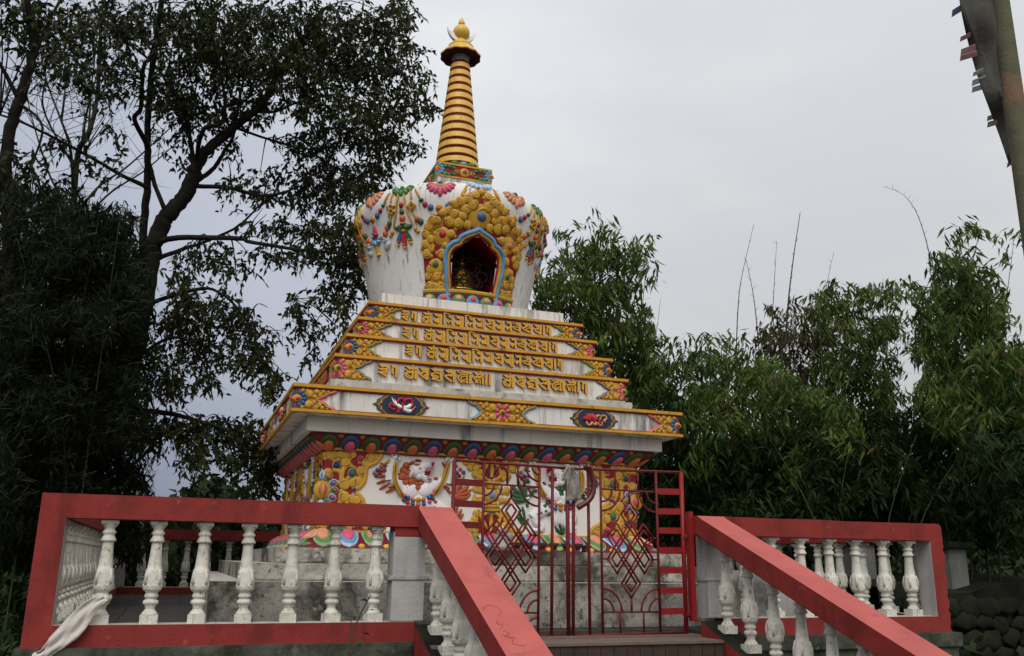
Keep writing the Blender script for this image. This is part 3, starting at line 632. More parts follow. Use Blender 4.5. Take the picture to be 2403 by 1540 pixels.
# --- corner scroll panels on the shrine wall
A = 1.63
def corner_panel(sx):
    r = Relief(lambda u, v, h: (sx*u, -(A+(h*.72 if h > 0 else h)), v))
    VC = 1.212
    up_ = [(-1.09, 1.567), (-1.11, 1.53), (-1.16, 1.48), (-1.23, 1.44), (-1.238, 1.36), (-1.25, 1.30), (-1.29, 1.25), (-1.325, 1.235)]
    dn = [(u, 2*VC-v) for u, v in reversed(up_)]
    out = spline(up_, 3)+spline(dn, 3)
    r.pad([(-1.63, 1.567)]+out+[(-1.63, .853)], -.002, .010, 'deep_red')
    r.stroke(spline(up_, 4), .024, .036, 'gold', taper=False); r.stroke(spline(dn, 4), .024, .036, 'gold', taper=False)
    off = lambda L, d: [(u-d, v) for u, v in L]
    r.stroke(spline(off(up_[:], .036), 4), .011, .024, 'grey_blue', taper=False); r.stroke(spline(off(dn[:], .036), 4), .011, .024, 'grey_blue', taper=False)
    for s in (1, -1):
        V = lambda v: VC+s*(v-VC)
        for (u, v, q, d) in ((-1.595, 1.535, .030, -1), (-1.545, 1.535, .030, 1), (-1.485, 1.54, .028, -1), (-1.43, 1.545, .026, 1), (-1.37, 1.548, .026, -1), (-1.20, 1.53, .034, -1), (-1.155, 1.54, .022, 1), (-1.59, 1.37, .032, 1), (-1.43, 1.47, .036, -1), (-1.24, 1.475, .030, 1), (-1.285, 1.40, .034, -1), (-1.30, 1.30, .034, 1), (-1.43, 1.27, .040, -1), (-1.355, 1.285, .03, 1)):
            r.curl(u, V(v), q*1.28, 'gold', .040, d*s, random.uniform(0, 6))
        r.stroke(spline([(-1.46, V(1.54)), (-1.42, V(1.46)), (-1.455, V(1.40)), (-1.46, V(1.31)), (-1.43, V(1.24))], 5), .026, .030, 'gold')
        r.stroke(spline([(-1.58, V(1.49)), (-1.54, V(1.515)), (-1.47, V(1.50))], 5), .022, .026, 'gold')
        r.stroke(spline([(-1.55, V(1.40)), (-1.49, V(1.39)), (-1.455, V(1.34))], 5), .022, .026, 'gold')
        r.stroke(spline([(-1.42, V(1.30)), (-1.34, V(1.29)), (-1.29, V(1.34)), (-1.27, V(1.41))], 5), .022, .026, 'gold')
        r.jewel(-1.517, V(1.441), .038, 'navy', d=s, a0=1); r.jewel(-1.36, V(1.376), .046, 'green', d=-s, a0=2); r.jewel(-1.29, V(1.512), .030, 'crimson', d=s, a0=4)
        for k in range(3): r.blob(-1.40+.05*k, V(1.325-.012*(k % 2)), .026, .034, 'gold')
    for i in range(7):   # half flower at the corner
        a = -math.pi/2+math.pi*i/6; m = 'blue' if i % 2 == 0 else 'green'; mi = 'coral' if i % 2 else 'pink'
        cu, cv = -1.63+.125*math.cos(a)*(.85), VC+.135*math.sin(a)
        r.blob(cu, cv, .050, .026, 'pale_blue' if i % 2 == 0 else 'pale_green', .040, a); r.blob(cu, cv, .044, .032, m, .034, a); r.blob(cu+.006, cv, .024, .046, mi, .020, a)
    r.blob(-1.63, VC, .085, .040, 'gold', .09); r.blob(-1.63, VC, .066, .046, 'gold_dark', .072); r.blob(-1.63, VC, .050, .066, 'pink', .056)
    return r
for sx in (1, -1):
    o = corner_panel(sx).build('corner_scroll_panel', ST); four(o)
# --- snow lions
def lion(mirror, mane, mane2, face_dir):
    """mirror: None for the left lion, else the u about which it is mirrored"""
    fu = (lambda u: u) if mirror is None else (lambda u: 2*mirror-u)
    r = Relief(lambda u, v, h: (fu(u), -(A+(h*.62 if h > 0 else h)), v))
    W = 'lion_white'
    # body and chest
    r.blob(-.74, 1.10, .17, .055, W, .17); r.blob(-.80, 1.235, .105, .075, W, .095); r.blob(-.655, 1.245, .092, .08, W, .085)
    r.stroke(spline([(-.84, 1.24), (-.90, 1.30), (-.985, 1.35)], 5), [.055]*11, .055, W); r.stroke(spline([(-1.0, 1.33), (-1.005, 1.42), (-.965, 1.53)], 5), [.050]*11, .055, W)
    r.stroke(spline([(-.62, 1.26), (-.54, 1.31), (-.45, 1.335)], 5), [.05]*11, .055, W); r.stroke(spline([(-.435, 1.32), (-.42, 1.42), (-.405, 1.53)], 5), [.044]*11, .055, W)
    for (cu) in (-.965, -.40):
        r.blob(cu, 1.545, .036, .065, W, .028)
        for k in range(4): r.blob(cu-.027+.018*k, 1.563, .011, .078, 'grey_blue' if k % 2 else W, .016)
    r.blob(-.92, 1.535, .022, .05, W, .035); r.blob(-.445, 1.55, .022, .05, W, .035); r.blob(-.925, 1.552, .018, .055, 'grey_blue', .008); r.blob(-.45, 1.568, .018, .055, 'grey_blue', .008)
    # hind legs
    r.stroke(spline([(-.66, 1.12), (-.54, 1.10), (-.47, 1.05), (-.43, 1.01)], 5), [.062]*16, .06, W); r.stroke(spline([(-.44, 1.03), (-.47, .97), (-.52, .93), (-.50, .90)], 5), [.042]*16, .055, W); r.blob(-.47, .895, .06, .05, W, .026)
    r.stroke(spline([(-.80, 1.10), (-.86, 1.02), (-.82, .96), (-.86, .90)], 5), [.058]*16, .06, W); r.blob(-.85, .885, .06, .055, W, .028)
    r.blob(-.60, 1.06, .020, .075, mane, .026); r.blob(-.56, 1.085, .022, .08, mane, .018); r.blob(-.51, 1.065, .020, .078, mane, .018); r.blob(-.47, 1.05, .018, .07, mane, .016); r.blob(-.55, 1.135, .026, .08, mane, .024)
    # flames behind the legs, arms, tail
    def flame(u, v, l, a, m=mane, w=.26):
        r.blob(u, v, l, .045, m, l*w, a); r.stroke([(u-l*.75*math.cos(a), v-l*.75*math.sin(a)), (u, v+.004), (u+l*.8*math.cos(a), v+l*.8*math.sin(a))], .006, .056, mane2)
    for (u, v, a) in ((-1.05, 1.46, 2.7), (-1.06, 1.41, 2.9), (-1.075, 1.36, 3.3), (-1.075, 1.31, 3.5), (-1.05, 1.265, 3.7), (-.985, 1.235, 3.6), (-.955, 1.27, 3.4)): flame(u, v, .062, a)
    for (u, v, a) in ((-.385, 1.47, .4), (-.37, 1.42, .2), (-.37, 1.37, -.1), (-.38, 1.31, -.5), (-.45, 1.285, -.3), (-.42, 1.25, -.9), (-.50, 1.29, 3.3), (-.46, 1.485, 2.2)): flame(u, v, .056, a)
    for (u, v, a) in ((-.29, 1.33, .85), (-.25, 1.28, .6), (-.245, 1.235, .25), (-.255, 1.195, .1), (-.33, 1.29, 1.3), (-.345, 1.22, 2.5)): r.stroke(spline([(u-.10*math.cos(a), v-.10*math.sin(a)), (u, v-.01), (u+.075*math.cos(a+.3), v+.075*math.sin(a+.3))], 6), [.004+.022*math.sin(math.pi*min(1, .25+.75*i/12)) for i in range(13)], .05, mane)
    r.blob(-.36, 1.205, .045, .05, W, .02, -.2); r.blob(-.37, 1.14, .016, .05, mane, .028)
    for (u, v, a) in ((-.33, 1.07, 1.3), (-.30, 1.03, 1.1), (-.34, 1.0, 1.6), (-.29, .99, .9), (-.36, .96, 2.0), (-.73, .93, 1.2), (-.70, .90, .9), (-.76, .89, 1.8), (-.73, .885, .2)): flame(u, v, .06, a)
    # mane
    for (u, v, q) in ((-.845, 1.47, .035), (-.86, 1.42, .045), (-.875, 1.365, .05), (-.90, 1.35, .034), (-.85, 1.31, .05), (-.81, 1.275, .045), (-.76, 1.25, .045), (-.715, 1.265, .045), (-.70, 1.305, .04), (-.79, 1.32, .05), (-.835, 1.36, .05), (-.83, 1.40, .045), (-.74, 1.30, .04)):
        r.blob(u, v, q*1.1, .066, mane); r.spiral(u, v, q*.7, mane2, .070, 1.0, 1, random.uniform(0, 6), q*.13)
    # head, thrown back, jaws open
    r.blob(-.735, 1.435, .10, .118, W, .082, .35); r.stroke(spline([(-.74, 1.45), (-.67, 1.478), (-.60, 1.488)], 5), [.060, .058, .055, .052, .050, .046, .044, .042, .040, .036, .03], .125, W)
    r.stroke(spline([(-.715, 1.40), (-.66, 1.36), (-.61, 1.335)], 5), [.050, .048, .046, .044, .042, .04, .036, .034, .032, .03, .026], .105, W); r.blob(-.72, 1.375, .05, .105, W, .045)
    r.blob(-.655, 1.40, .055, .098, 'maroon', .026, .55); r.blob(-.632, 1.392, .034, .108, 'crimson', .014, .5)
    r.stroke([(-.685, 1.412), (-.64, 1.44), (-.60, 1.455), (-.572, 1.475)], .010, .128, 'pink'); r.stroke([(-.655, 1.355), (-.62, 1.343), (-.595, 1.35)], .010, .112, 'pink')
    for k in range(4): r.blob(-.645+.018*k, 1.428+.008*k, .008, .128, 'white_paint', .013); r.blob(-.65+.014*k, 1.375-.006*k, .006, .115, 'white_paint', .010)
    r.blob(-.592, 1.500, .016, .150, 'crimson', .022, -.3); r.blob(-.588, 1.500, .008, .158, 'black', .012, -.3)
    r.blob(-.725, 1.447, .026, .135, 'gold', .019, -.1); r.blob(-.722, 1.447, .013, .146, 'black', .013); r.blob(-.722, 1.449, .005, .152, 'white_paint')
    r.blob(-.745, 1.482, .045, .132, mane, .016, .15); r.blob(-.73, 1.524, .034, .12, mane, .014, -.2); r.blob(-.79, 1.50, .03, .10, mane, .02, .6)
    r.blob(-.80, 1.395, .024, .118, W, .055, -.25); r.blob(-.797, 1.39, .014, .128, 'pale_pink', .040, -.25)
    r.blob(-.545, 1.355, .026, .06, mane, .024)
    o = r.build('snow_lion', ST)
    # garland held in the paws
    g = Relief(lambda u, v, h: (fu(u), -(A+(h*.62 if h > 0 else h)), v))
    for d in (-.012, .012):
        g.stroke(spline([(-.945+d, 1.54), (-.962+d, 1.42), (-.955+d, 1.32), (-.91+d, 1.23), (-.858+d*1.6, 1.165)], 6), .011, .10, 'gold', base=.02)
        g.stroke(spline([(-.425+d, 1.555), (-.45+d, 1.43), (-.49+d, 1.32), (-.56+d*1.3, 1.205)], 6), .011, .10, 'gold', base=.02)
        g.stroke(spline([(-.99+d, 1.53), (-1.05+d, 1.475)], 5), .009, .05, 'gold'); g.stroke(spline([(-.385+d, 1.535), (-.34+d, 1.485)], 5), .009, .05, 'gold')
    for i, (u, v, q, m) in enumerate(((-.858, 1.185, .021, 'pink'), (-.862, 1.145, .021, 'green'), (-.822, 1.165, .024, 'blue'), (-.825, 1.12, .024, 'crimson'), (-.775, 1.148, .025, 'orange'), (-.775, 1.11, .024, 'blue'), (-.72, 1.105, .026, 'orange'), (-.67, 1.152, .024, 'orange'), (-.665, 1.112, .024, 'blue'), (-.615, 1.175, .025, 'blue'), (-.61, 1.135, .024, 'pink'), (-.582, 1.205, .02, 'pink'), (-.575, 1.165, .02, 'green'))): g.blob(u, v, q, .105, m, base=.03)
    g.blob(-.722, 1.148, .030, .10, 'gold', base=.03); g.blob(-.722, 1.148, .014, .115, 'green')
    for (cu, cv) in ((-1.09, 1.43), (-.30, 1.44)):
        for k, m in enumerate(('orange', 'blue', 'blue', 'pink', 'crimson', 'green')):
            du, dv = ((.0, .022), (-.035, -.012), (.035, -.008), (-.062, -.04), (-.008, -.042), (-.045, -.066))[k]; g.blob(cu+du, cv+dv, .021, .055, m)
    g.build('garland', o); four(o); return o
lion(None, 'rust', 'rust_dark', 1); lion(.02, 'green', 'dark_green', -1)
# --- crossed thunderbolt pillar in the middle of the wall
r = Relief(lambda u, v, h: (u, -(A+(h*.75 if h > 0 else h)), v)); c0 = .025
r.pad([(c0-.31, 1.566), (c0+.31, 1.566), (c0+.23, 1.50), (c0+.12, 1.40), (c0-.12, 1.40), (c0-.23, 1.50)], -.002, .008, 'deep_red'); r.pad([(c0-.30, .853), (c0-.20, .94), (c0-.12, 1.03), (c0+.12, 1.03), (c0+.20, .94), (c0+.30, .853)], -.002, .008, 'deep_red')
for s in (1, -1):
    for (u, v, q) in ((.27, 1.54, .034), (.21, 1.535, .036), (.15, 1.55, .026), (.225, 1.485, .032), (.16, 1.48, .036), (.17, 1.42, .036), (.115, 1.44, .03), (.12, 1.39, .028), (.16, 1.275, .034), (.115, 1.265, .03), (.165, 1.17, .034), (.11, 1.175, .03), (.15, 1.04, .034), (.10, 1.03, .03), (.165, .99, .034), (.20, .94, .036), (.15, .93, .036), (.22, .885, .036), (.16, .88, .034), (.27, .88, .028), (.30, .87, .02)):
        r.curl(c0+s*u, v, q, 'gold', .036, s, random.uniform(0, 6))
    for (v0, v1, v2) in ((1.36, 1.45, 1.56), (1.06, .98, .885)):
        r.stroke(spline([(c0+s*.03, v0), (c0+s*.085, (v0+v1)/2), (c0+s*.088, v1), (c0+s*.03, v2)], 6), .018, .05, 'gold'); 
    r.stroke([(c0+s*.05, 1.36), (c0+s*.10, 1.365)], .02, .045, 'gold')
r.blob(c0, 1.46, .075, .02, 'maroon', .075); r.blob(c0, .97, .07, .02, 'maroon', .075)
r.stroke([(c0, 1.37), (c0, 1.46), (c0, 1.57)], [.015, .024, .012], .06, 'gold'); r.stroke([(c0, 1.05), (c0, .97), (c0, .87)], [.015, .022, .012], .06, 'gold')
for (v, w, h) in ((1.345, .08, .055), (1.32, .062, .05), (1.30, .05, .05), (1.145, .055, .05), (1.12, .072, .058), (1.10, .085, .05), (1.078, .09, .056)): r.stroke([(c0-w, v), (c0, v-.006), (c0+w, v)], .015, h, 'gold', taper=False)
for k in range(5): r.blob(c0-.064+.032*k, 1.112, .016, .07, 'gold', .022)
r.blob(c0, 1.22, .085, .05, 'gold'); r.blob(c0, 1.22, .058, .058, 'gold_dark'); r.blob(c0, 1.22, .046, .075, 'sky_blue')
o = r.build('thunderbolt_pillar', ST); four(o)
# --- cornice
CA = 1.994
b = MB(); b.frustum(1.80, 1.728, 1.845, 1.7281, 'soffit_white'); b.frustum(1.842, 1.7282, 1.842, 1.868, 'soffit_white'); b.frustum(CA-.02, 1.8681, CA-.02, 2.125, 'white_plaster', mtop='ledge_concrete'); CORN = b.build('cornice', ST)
b = MB(); square_ring(b, CA+.012, 1.8, 2.097, 2.1301, 'trim_gold'); square_ring(b, CA+.012, 1.843, 1.870, 1.899, 'trim_gold'); b.build('gold_trim', CORN, .004)
b = MB(); square_ring(b, CA-.008, 1.8, 2.084, 2.0969, 'deep_red'); square_ring(b, CA-.008, 1.9, 1.8991, 1.909, 'deep_red'); b.build('red_trim', CORN)
def xpanel(r, uc, vc, hw_top, hw_mid, hh, line, flower, eye, sides=(1, -1), sc=1.0):
    """gold scroll panel whose sides are drawn in to a waist; a flower in its middle"""
    for s in sides:
        q = [(hw_top, hh), (hw_top*.93, hh*.80), (hw_top*.78, hh*.62), (hw_top*.70, hh*.38), (hw_mid, 0)]
        edge = spline([(uc+s*u, vc+v) for u, v in q], 4); low_ = spline([(uc+s*u, vc-v) for u, v in reversed(q)], 4)
        r.pad([(uc, vc+hh)]+edge+low_[1:]+[(uc, vc-hh)], -.003, .006, 'deep_red'); r.pad([(uc, vc+hh*.97)]+[(uc+(u-uc)*.93, v) for u, v in edge+low_[1:]]+[(uc, vc-hh*.97)], .0, .009, 'gold_dark')
        sh = [(u+s*.018*sc, v) for u, v in edge]; sl_ = [(u+s*.018*sc, v) for u, v in low_]
        r.stroke(sh, .013*sc, .020, line, taper=False); r.stroke(sl_, .013*sc, .020, line, taper=False)
        r.stroke(edge, .009*sc, .026, 'gold', taper=False); r.stroke(low_, .009*sc, .026, 'gold', taper=False)
        for g in (1, -1):
            for (fu, fv, fr, d) in ((.30, .52, .36, 1), (.50, .78, .24, -1), (.68, .80, .18, 1), (.60, .52, .24, -1), (.82, .86, .11, 1), (.12, .82, .17, -1), (.46, .26, .20, 1)):
                rad = fr*hh
                r.curl(uc+s*fu*hw_top, vc+g*fv*hh, rad, 'gold', .030, d*g*s, random.uniform(0, 6))
    n = 8
    arc_ = (0, 2*math.pi) if len(sides) == 2 else ((-math.pi/2, math.pi/2) if sides[0] == 1 else (math.pi/2, 3*math.pi/2))
    if len(sides) == 1: r.pad([(uc, vc+hh), (uc, vc-hh), (uc-sides[0]*.0165, vc-hh), (uc-sides[0]*.0165, vc+hh)], -.003, .0055, 'deep_red')
    r.rosette(uc, vc, .95*hh, flower, eye, 'gold', n if len(sides) == 2 else 5, .036, arc=arc_)
def medallion(r, uc, vc, hw, hh):
    out = [(1, 0), (.86, .22), (.84, .52), (.72, .72), (.58, 1.0)]
    def poly(k, kk):
        P = []
        for (x, y) in out: P.append((uc+x*hw*k, vc+min(y, 1)*hh*kk))
        for (x, y) in reversed(out): P.append((uc-x*hw*k, vc+y*hh*kk))
        for (x, y) in out[1:]: P.append((uc-x*hw*k, vc-y*hh*kk))
        for (x, y) in reversed(out[1:]): P.append((uc+x*hw*k, vc-y*hh*kk))
        return P
    r.pad(poly(1.0, 1), -.003, .006, 'deep_red'); r.pad(poly(.95, 1), 0, .012, 'green'); r.pad(poly(.84, 1), 0, .016, 'gold'); r.pad(poly(.79, .99), 0, .019, 'deep_red'); r.pad(poly(.755, .985), 0, .021, 'navy')
    return r
def cornice_face():
    vc, hh = 1.991, .092
    r = Relief(lambda u, v, h: (u, -(CA-.02+h), v))
    # corner ornaments: only the inner half shows on this face
    for s in (1, -1):
        q = Relief(lambda u, v, h, s=s: (u, -(CA-.02+h), v)); xpanel(q, -s*(CA-.04), vc, .325, .155, hh, 'pink', 'blue', 'coral', sides=(s,)); q.build('corner_ornament', CF)
    q = Relief(r.fn); xpanel(q, .006, vc, .335, .20, hh, 'sky_blue', 'pink', 'green'); q.build('centre_ornament', CF)
    for s, kind in ((-1, 'tusk'), (1, 'coral')):
        m = Relief(r.fn); uc = -1.0 if s < 0 else .995; medallion(m, uc, vc, .275, hh-.001)
        Z = .022
        def st(pts, w, h, c): m.stroke(spline([(uc+a, vc+b_) for a, b_ in pts], 6), w, Z+h, c, base=.015)
        if kind == 'tusk':
            st([(-.11, .025), (-.06, -.01), (-.03, .055), (.01, .06), (.02, .01)], .013, .018, 'crimson'); st([(.02, .0), (.03, .055), (.08, .065), (.10, .04), (.075, .02)], .013, .018, 'crimson')
            st([(-.10, .03), (-.115, -.02), (-.08, -.045), (-.05, -.02)], .012, .016, 'crimson'); st([(.11, -.02), (.10, -.05), (.12, -.015), (.14, .0)], .010, .016, 'pink'); st([(-.02, -.02), (-.035, -.065), (.0, -.05)], .013, .016, 'crimson')
            st([(-.10, .075), (-.075, .03), (-.02, -.015), (.05, -.015), (.085, .01)], [.003+.016*min(1, i/12) for i in range(25)], .032, 'white_paint'); st([(-.075, .06), (-.05, .02), (.0, -.025), (.06, -.05), (.09, -.045)], [.003+.016*min(1, i/12) for i in range(25)], .034, 'white_paint')
            for (a, b_) in ((.095, .012), (.10, -.035)): m.blob(uc+a, vc+b_, .013, Z+.045, 'petal_gold')
            st([(-.005, -.045), (.005, -.01), (-.005, .02)], .012, .045, 'crimson')
        else:
            for k in range(9):
                a = R(20+k*18); st([(-.04, -.02), (-.04+.05*math.cos(a), -.02+.045*math.sin(a)), (-.045+.10*math.cos(a+.15), -.02+.085*math.sin(a+.1))], [.005+.009*math.sin(math.pi*i/12) for i in range(13)], .022+.002*k, 'coral' if k % 2 else 'crimson')
            for pts, c in (([(-.10, -.01), (-.085, -.055), (-.05, -.055), (-.045, -.02)], 'salmon'), ([(-.04, -.02), (-.02, -.05), (.01, -.05), (.0, -.015)], 'salmon'), ([(.01, .0), (.03, .04), (.06, .03), (.05, -.02)], 'salmon'), ([(.06, .03), (.10, .045), (.125, .02), (.10, -.01), (.12, -.025)], 'salmon'), ([(.03, -.02), (.045, -.06), (.075, -.05), (.07, -.01)], 'orange'), ([(.0, -.01), (.0, .03), (.03, .02)], 'orange')): st(pts, .013, .024, c)
        m.build('medallion', CF)
def cornice_faces():
    global CF
    CF = CORN; n0 = set(CORN.children); cornice_face()
    for o in [c for c in CORN.children if c not in n0]:
        for rz in FACES[1:]: dup(o, CORN, rz=rz)
cornice_faces()
MB().box(-1.62, 1.62, -1.62, 1.62, 2.1251, 2.268, 'ledge_concrete').build('ledge', ST, .012)

r = Relief(wall_fn(A))
for k in range(6): r.stroke(spline([(-.715+.032*k, .885), (-.71+.032*k, .865), (-.70+.032*k, .862), (-.695+.032*k, .875), (-.71+.032*k, .872)], 3), .004, .003, 'navy')
r.build('scribble', ST)
# --- inscribed tiers.  Letters are raised, gold on top and red at the sides
HEAD = lambda w: ('p', [(0, 1), (w, .985), (w, .80), (.50*w, .80), (.40*w, .70)])
STEM = lambda w, t=.17, b=0: ('p', [(w-t, 1), (w, 1), (w, b+.06), (w-t*.9, b)])
def G(*a): return list(a)
GL = {
 'start': (.62, G(HEAD(.60), ('s', [(.52, .95), (.52, .70), (.12, .62)], .075), ('s', [(.02, .62), (.20, .60), (.52, .62)], .07), ('s', [(.50, .60), (.46, .47), (.12, .40)], .07), ('s', [(.02, .36), (.30, .20), (.48, .06)], .09), ('s', [(.14, .40), (.40, .36), (.52, .40)], .06), ('s', [(.10, .34), (.34, .22), (.50, .24)], .06))),
 'ga': (.46, G(HEAD(.44), STEM(.44), ('p', [(.06, .78), (.20, .72), (.20, .22), (.06, .34)]))),
 'om': (.74, G(HEAD(.72), STEM(.72), ('s', [(.02, .74), (.20, .62), (.46, .64)], .07), ('s', [(.46, .95), (.46, .12)], .075), ('s', [(.46, .50), (.16, .52), (.05, .36), (.14, .14), (.46, .05)], .085), ('s', [(.12, .40), (.26, .24), (.42, .16)], .05), ('s', [(.46, .52), (.70, .52)], .06), ('p', [(.36, 1.09), (.44, 1.00), (.53, 1.09), (.44, 1.18)]))),
 'mu': (.70, G(HEAD(.68), STEM(.68, .17, -.16), ('s', [(.42, .92), (.42, .52)], .075), ('p', [(.50, .56), (.22, .56), (.06, .44), (.05, .30), (.16, .18), (.42, .12), (.50, .14)]), ('s', [(.48, .48), (.64, .48)], .06), ('p', [(.34, .12), (.50, .10), (.66, .02), (.68, -.16), (.40, .0)]))),
 'ma': (.70, G(HEAD(.68), STEM(.68), ('s', [(.42, .92), (.42, .52)], .075), ('p', [(.50, .56), (.22, .56), (.06, .44), (.05, .30), (.16, .18), (.42, .12), (.50, .14)]), ('s', [(.48, .48), (.64, .48)], .06))),
 'ni': (.80, G(('p', [(.02, 1.06), (.17, 1.04), (.17, .06), (.03, 0)]), ('s', [(.0, 1.10), (.14, 1.17), (.38, 1.12), (.56, 1.0)], .065), ('p', [(.26, .98), (.78, .94), (.78, .78), (.60, .78), (.54, .66)]), STEM(.78), ('p', [(.66, .50), (.44, .52), (.30, .40), (.30, .26), (.46, .12), (.50, .30), (.66, .38)]))),
 'na': (.52, G(HEAD(.50), STEM(.50), ('p', [(.38, .50), (.18, .52), (.04, .40), (.04, .26), (.22, .10), (.26, .30), (.38, .38)]))),
 'ha': (.70, G(HEAD(.68), STEM(.68), ('s', [(.42, .86), (.40, .68), (.10, .46), (.58, .08)], .085), ('s', [(.26, .50), (.54, .60)], .055), ('s', [(.34, .38), (.54, .26)], .045))),
 'ye': (.66, G(('s', [(.0, 1.0), (.10, .84), (.42, .82)], .06), ('p', [(.10, 1), (.64, .96), (.64, .80), (.42, .80), (.34, .88)]), STEM(.64), ('s', [(.42, .86), (.38, .66), (.10, .52), (.06, .40), (.36, .26), (.50, .30)], .075), ('s', [(.22, .46), (.52, .50)], .055), ('s', [(.44, .28), (.60, .12)], .07))),
 'sva': (.86, G(HEAD(.84), STEM(.84), ('s', [(.42, .86), (.38, .68), (.06, .46), (.62, .10)], .085), ('s', [(.30, .46), (.64, .56)], .055), ('s', [(.58, .92), (.58, .50)], .065), ('s', [(.32, .38), (.70, .18)], .05))),
 'danda': (.16, G(('p', [(.0, 1), (.14, 1), (.14, .04), (.0, .0)]))),
 'va': (.60, G(HEAD(.58), STEM(.58), ('s', [(.44, .84), (.36, .68), (.08, .46), (.54, .05)], .09), ('p', [(.24, .42), (.46, .52), (.50, .20)]))),
 'jra': (.76, G(HEAD(.74), ('s', [(.40, .84), (.36, .70), (.12, .58), (.12, .48), (.44, .42), (.40, .26), (.14, .24)], .075), ('s', [(.36, .64), (.60, .60), (.62, .30)], .065), ('s', [(.04, .50), (.16, .36), (.34, .32)], .06), ('s', [(.10, .14), (.38, .12), (.62, .0)], .08), ('s', [(.66, .84), (.66, .04)], .075), ('s', [(.44, .68), (.70, .74)], .06))),
 'sa': (.72, G(HEAD(.70), STEM(.70), ('s', [(.46, .88), (.44, .62), (.08, .48), (.48, .04)], .09), ('s', [(.30, .52), (.66, .54)], .07))),
 'tva': (.92, G(('s', [(.0, 1.02), (.12, .86), (.48, .84)], .06), ('p', [(.12, 1), (.90, .97), (.90, .81), (.60, .80), (.46, .88)]), STEM(.90), ('s', [(.60, .72), (.26, .70), (.08, .50), (.14, .24), (.34, .02)], .07), ('s', [(.60, .58), (.36, .56), (.24, .40), (.38, .08)], .06), ('s', [(.62, .96), (.62, .30), (.66, .02)], .07), ('s', [(.40, .30), (.66, .36)], .06), ('s', [(.36, .22), (.68, .04)], .07))),
 'hum': (.68, G(HEAD(.66), ('s', [(.56, .92), (.56, .72), (.16, .64), (.06, .52)], .075), ('s', [(.18, .54), (.40, .58), (.62, .54)], .06), ('s', [(.04, .50), (.18, .34), (.18, .10)], .085), ('s', [(.60, .52), (.60, .04)], .07), ('s', [(.30, .12), (.26, .34), (.42, .42), (.44, .08)], .06), ('p', [(.36, 1.09), (.44, 1.00), (.53, 1.09), (.44, 1.18)]))),
 'sp': (.26, []),
}
ROW1 = ['start', 'ga', 'sp', 'om', 'mu', 'ni', 'mu', 'ni', 'ma', 'ha', 'mu', 'na', 'ye', 'sva', 'ha', 'danda', 'ga']
ROW4 = ['start', 'ga', 'sp', 'om', 'va', 'jra', 'sa', 'tva', 'hum', 'danda', 'danda', 'sp', 'sp', 'om', 'va', 'jra', 'sa', 'tva', 'hum', 'danda', 'ga']
def offset_stroke(pts, w):
    Lf, Rt = [], []; n = len(pts)
    for i in range(n):
        a = pts[max(0, i-1)]; b_ = pts[min(n-1, i+1)]; dx, dy = b_[0]-a[0], b_[1]-a[1]; l = math.hypot(dx, dy); nx_, ny_ = -dy/l, dx/l
        Lf.append((pts[i][0]+nx_*w, pts[i][1]+ny_*w)); Rt.append((pts[i][0]-nx_*w, pts[i][1]-ny_*w))
    return Lf+Rt[::-1]
def inscription(row, a, u0, u1, v0, v1):
    r = Relief(wall_fn(a)); tot = sum(GL[k][0]+.07 for k in row)-.07; H = v1-v0; sx = (u1-u0)/tot; u = u0; lvl = 0
    for k in row:
        w, ps = GL[k]
        for p in ps:
            poly = p[1] if p[0] == 'p' else offset_stroke(spline(p[1], 3), p[2]*.5*1.5)
            P = [(u+x*sx, v0+y*H) for x, y in poly]; lvl = (lvl+1) % 12
            r.pad(P, -.002, .030+.0005*lvl, 'letter_gold', 'letter_red')
        u += (w+.07)*sx
    return r
TI = (('t4', 1.563, 2.266, 2.528, ROW4, -1.16, 1.105, 2.335, 2.458, 'blue', 'pink', 'green', .145), ('t3', 1.441, 2.5281, 2.770, ROW1, -.872, .868, 2.592, 2.710, 'leaf_green', 'blue', 'coral', .12), ('t2', 1.313, 2.7701, 2.991, ROW1, -.875, .858, 2.812, 2.926, 'blue', 'pink', 'green', .11), ('t1', 1.193, 2.9911, 3.204, ROW1, -.875, .836, 3.028, 3.140, 'leaf_green', 'blue', 'coral', .105))
for (nm, a, z0, z1, row, u0, u1, v0, v1, line, fl, eye, hw) in TI:
    b = MB(); b.frustum(a, z0, a, z1, 'white_plaster', mtop='ledge_concrete'); T = b.build('tier', ST)
    b = MB(); square_ring(b, a+.032, a-.08, z1-.030, z1+.0006, 'trim_gold'); b.build('gold_trim', T, .004)
    b = MB(); square_ring(b, a+.020, a-.08, z1-.042, z1-.0301, 'deep_red'); b.build('red_trim', T)
    ins = inscription(row, a, u0, u1, v0, v1).build('inscription', T)
    for rz in FACES[1:]: dup(ins, T, rz=rz)
    vc = (z0+.02+z1-.045)/2+.004; hh = (z1-z0-.07)/2
    for s in (1, -1):
        q = Relief(wall_fn(a)); xpanel(q, -s*(a-.018), vc, .30 if nm != 't4' else .31, .135, hh, line, fl, eye, sides=(s,), sc=.8); o = q.build('corner_ornament', T)
        for rz in FACES[1:]: dup(o, T, rz=rz)
MB().box(-1.055, 1.055, -1.055, 1.055, 3.2041, 3.356, 'white_plaster', 'ledge_concrete').build('slab', ST, .012)

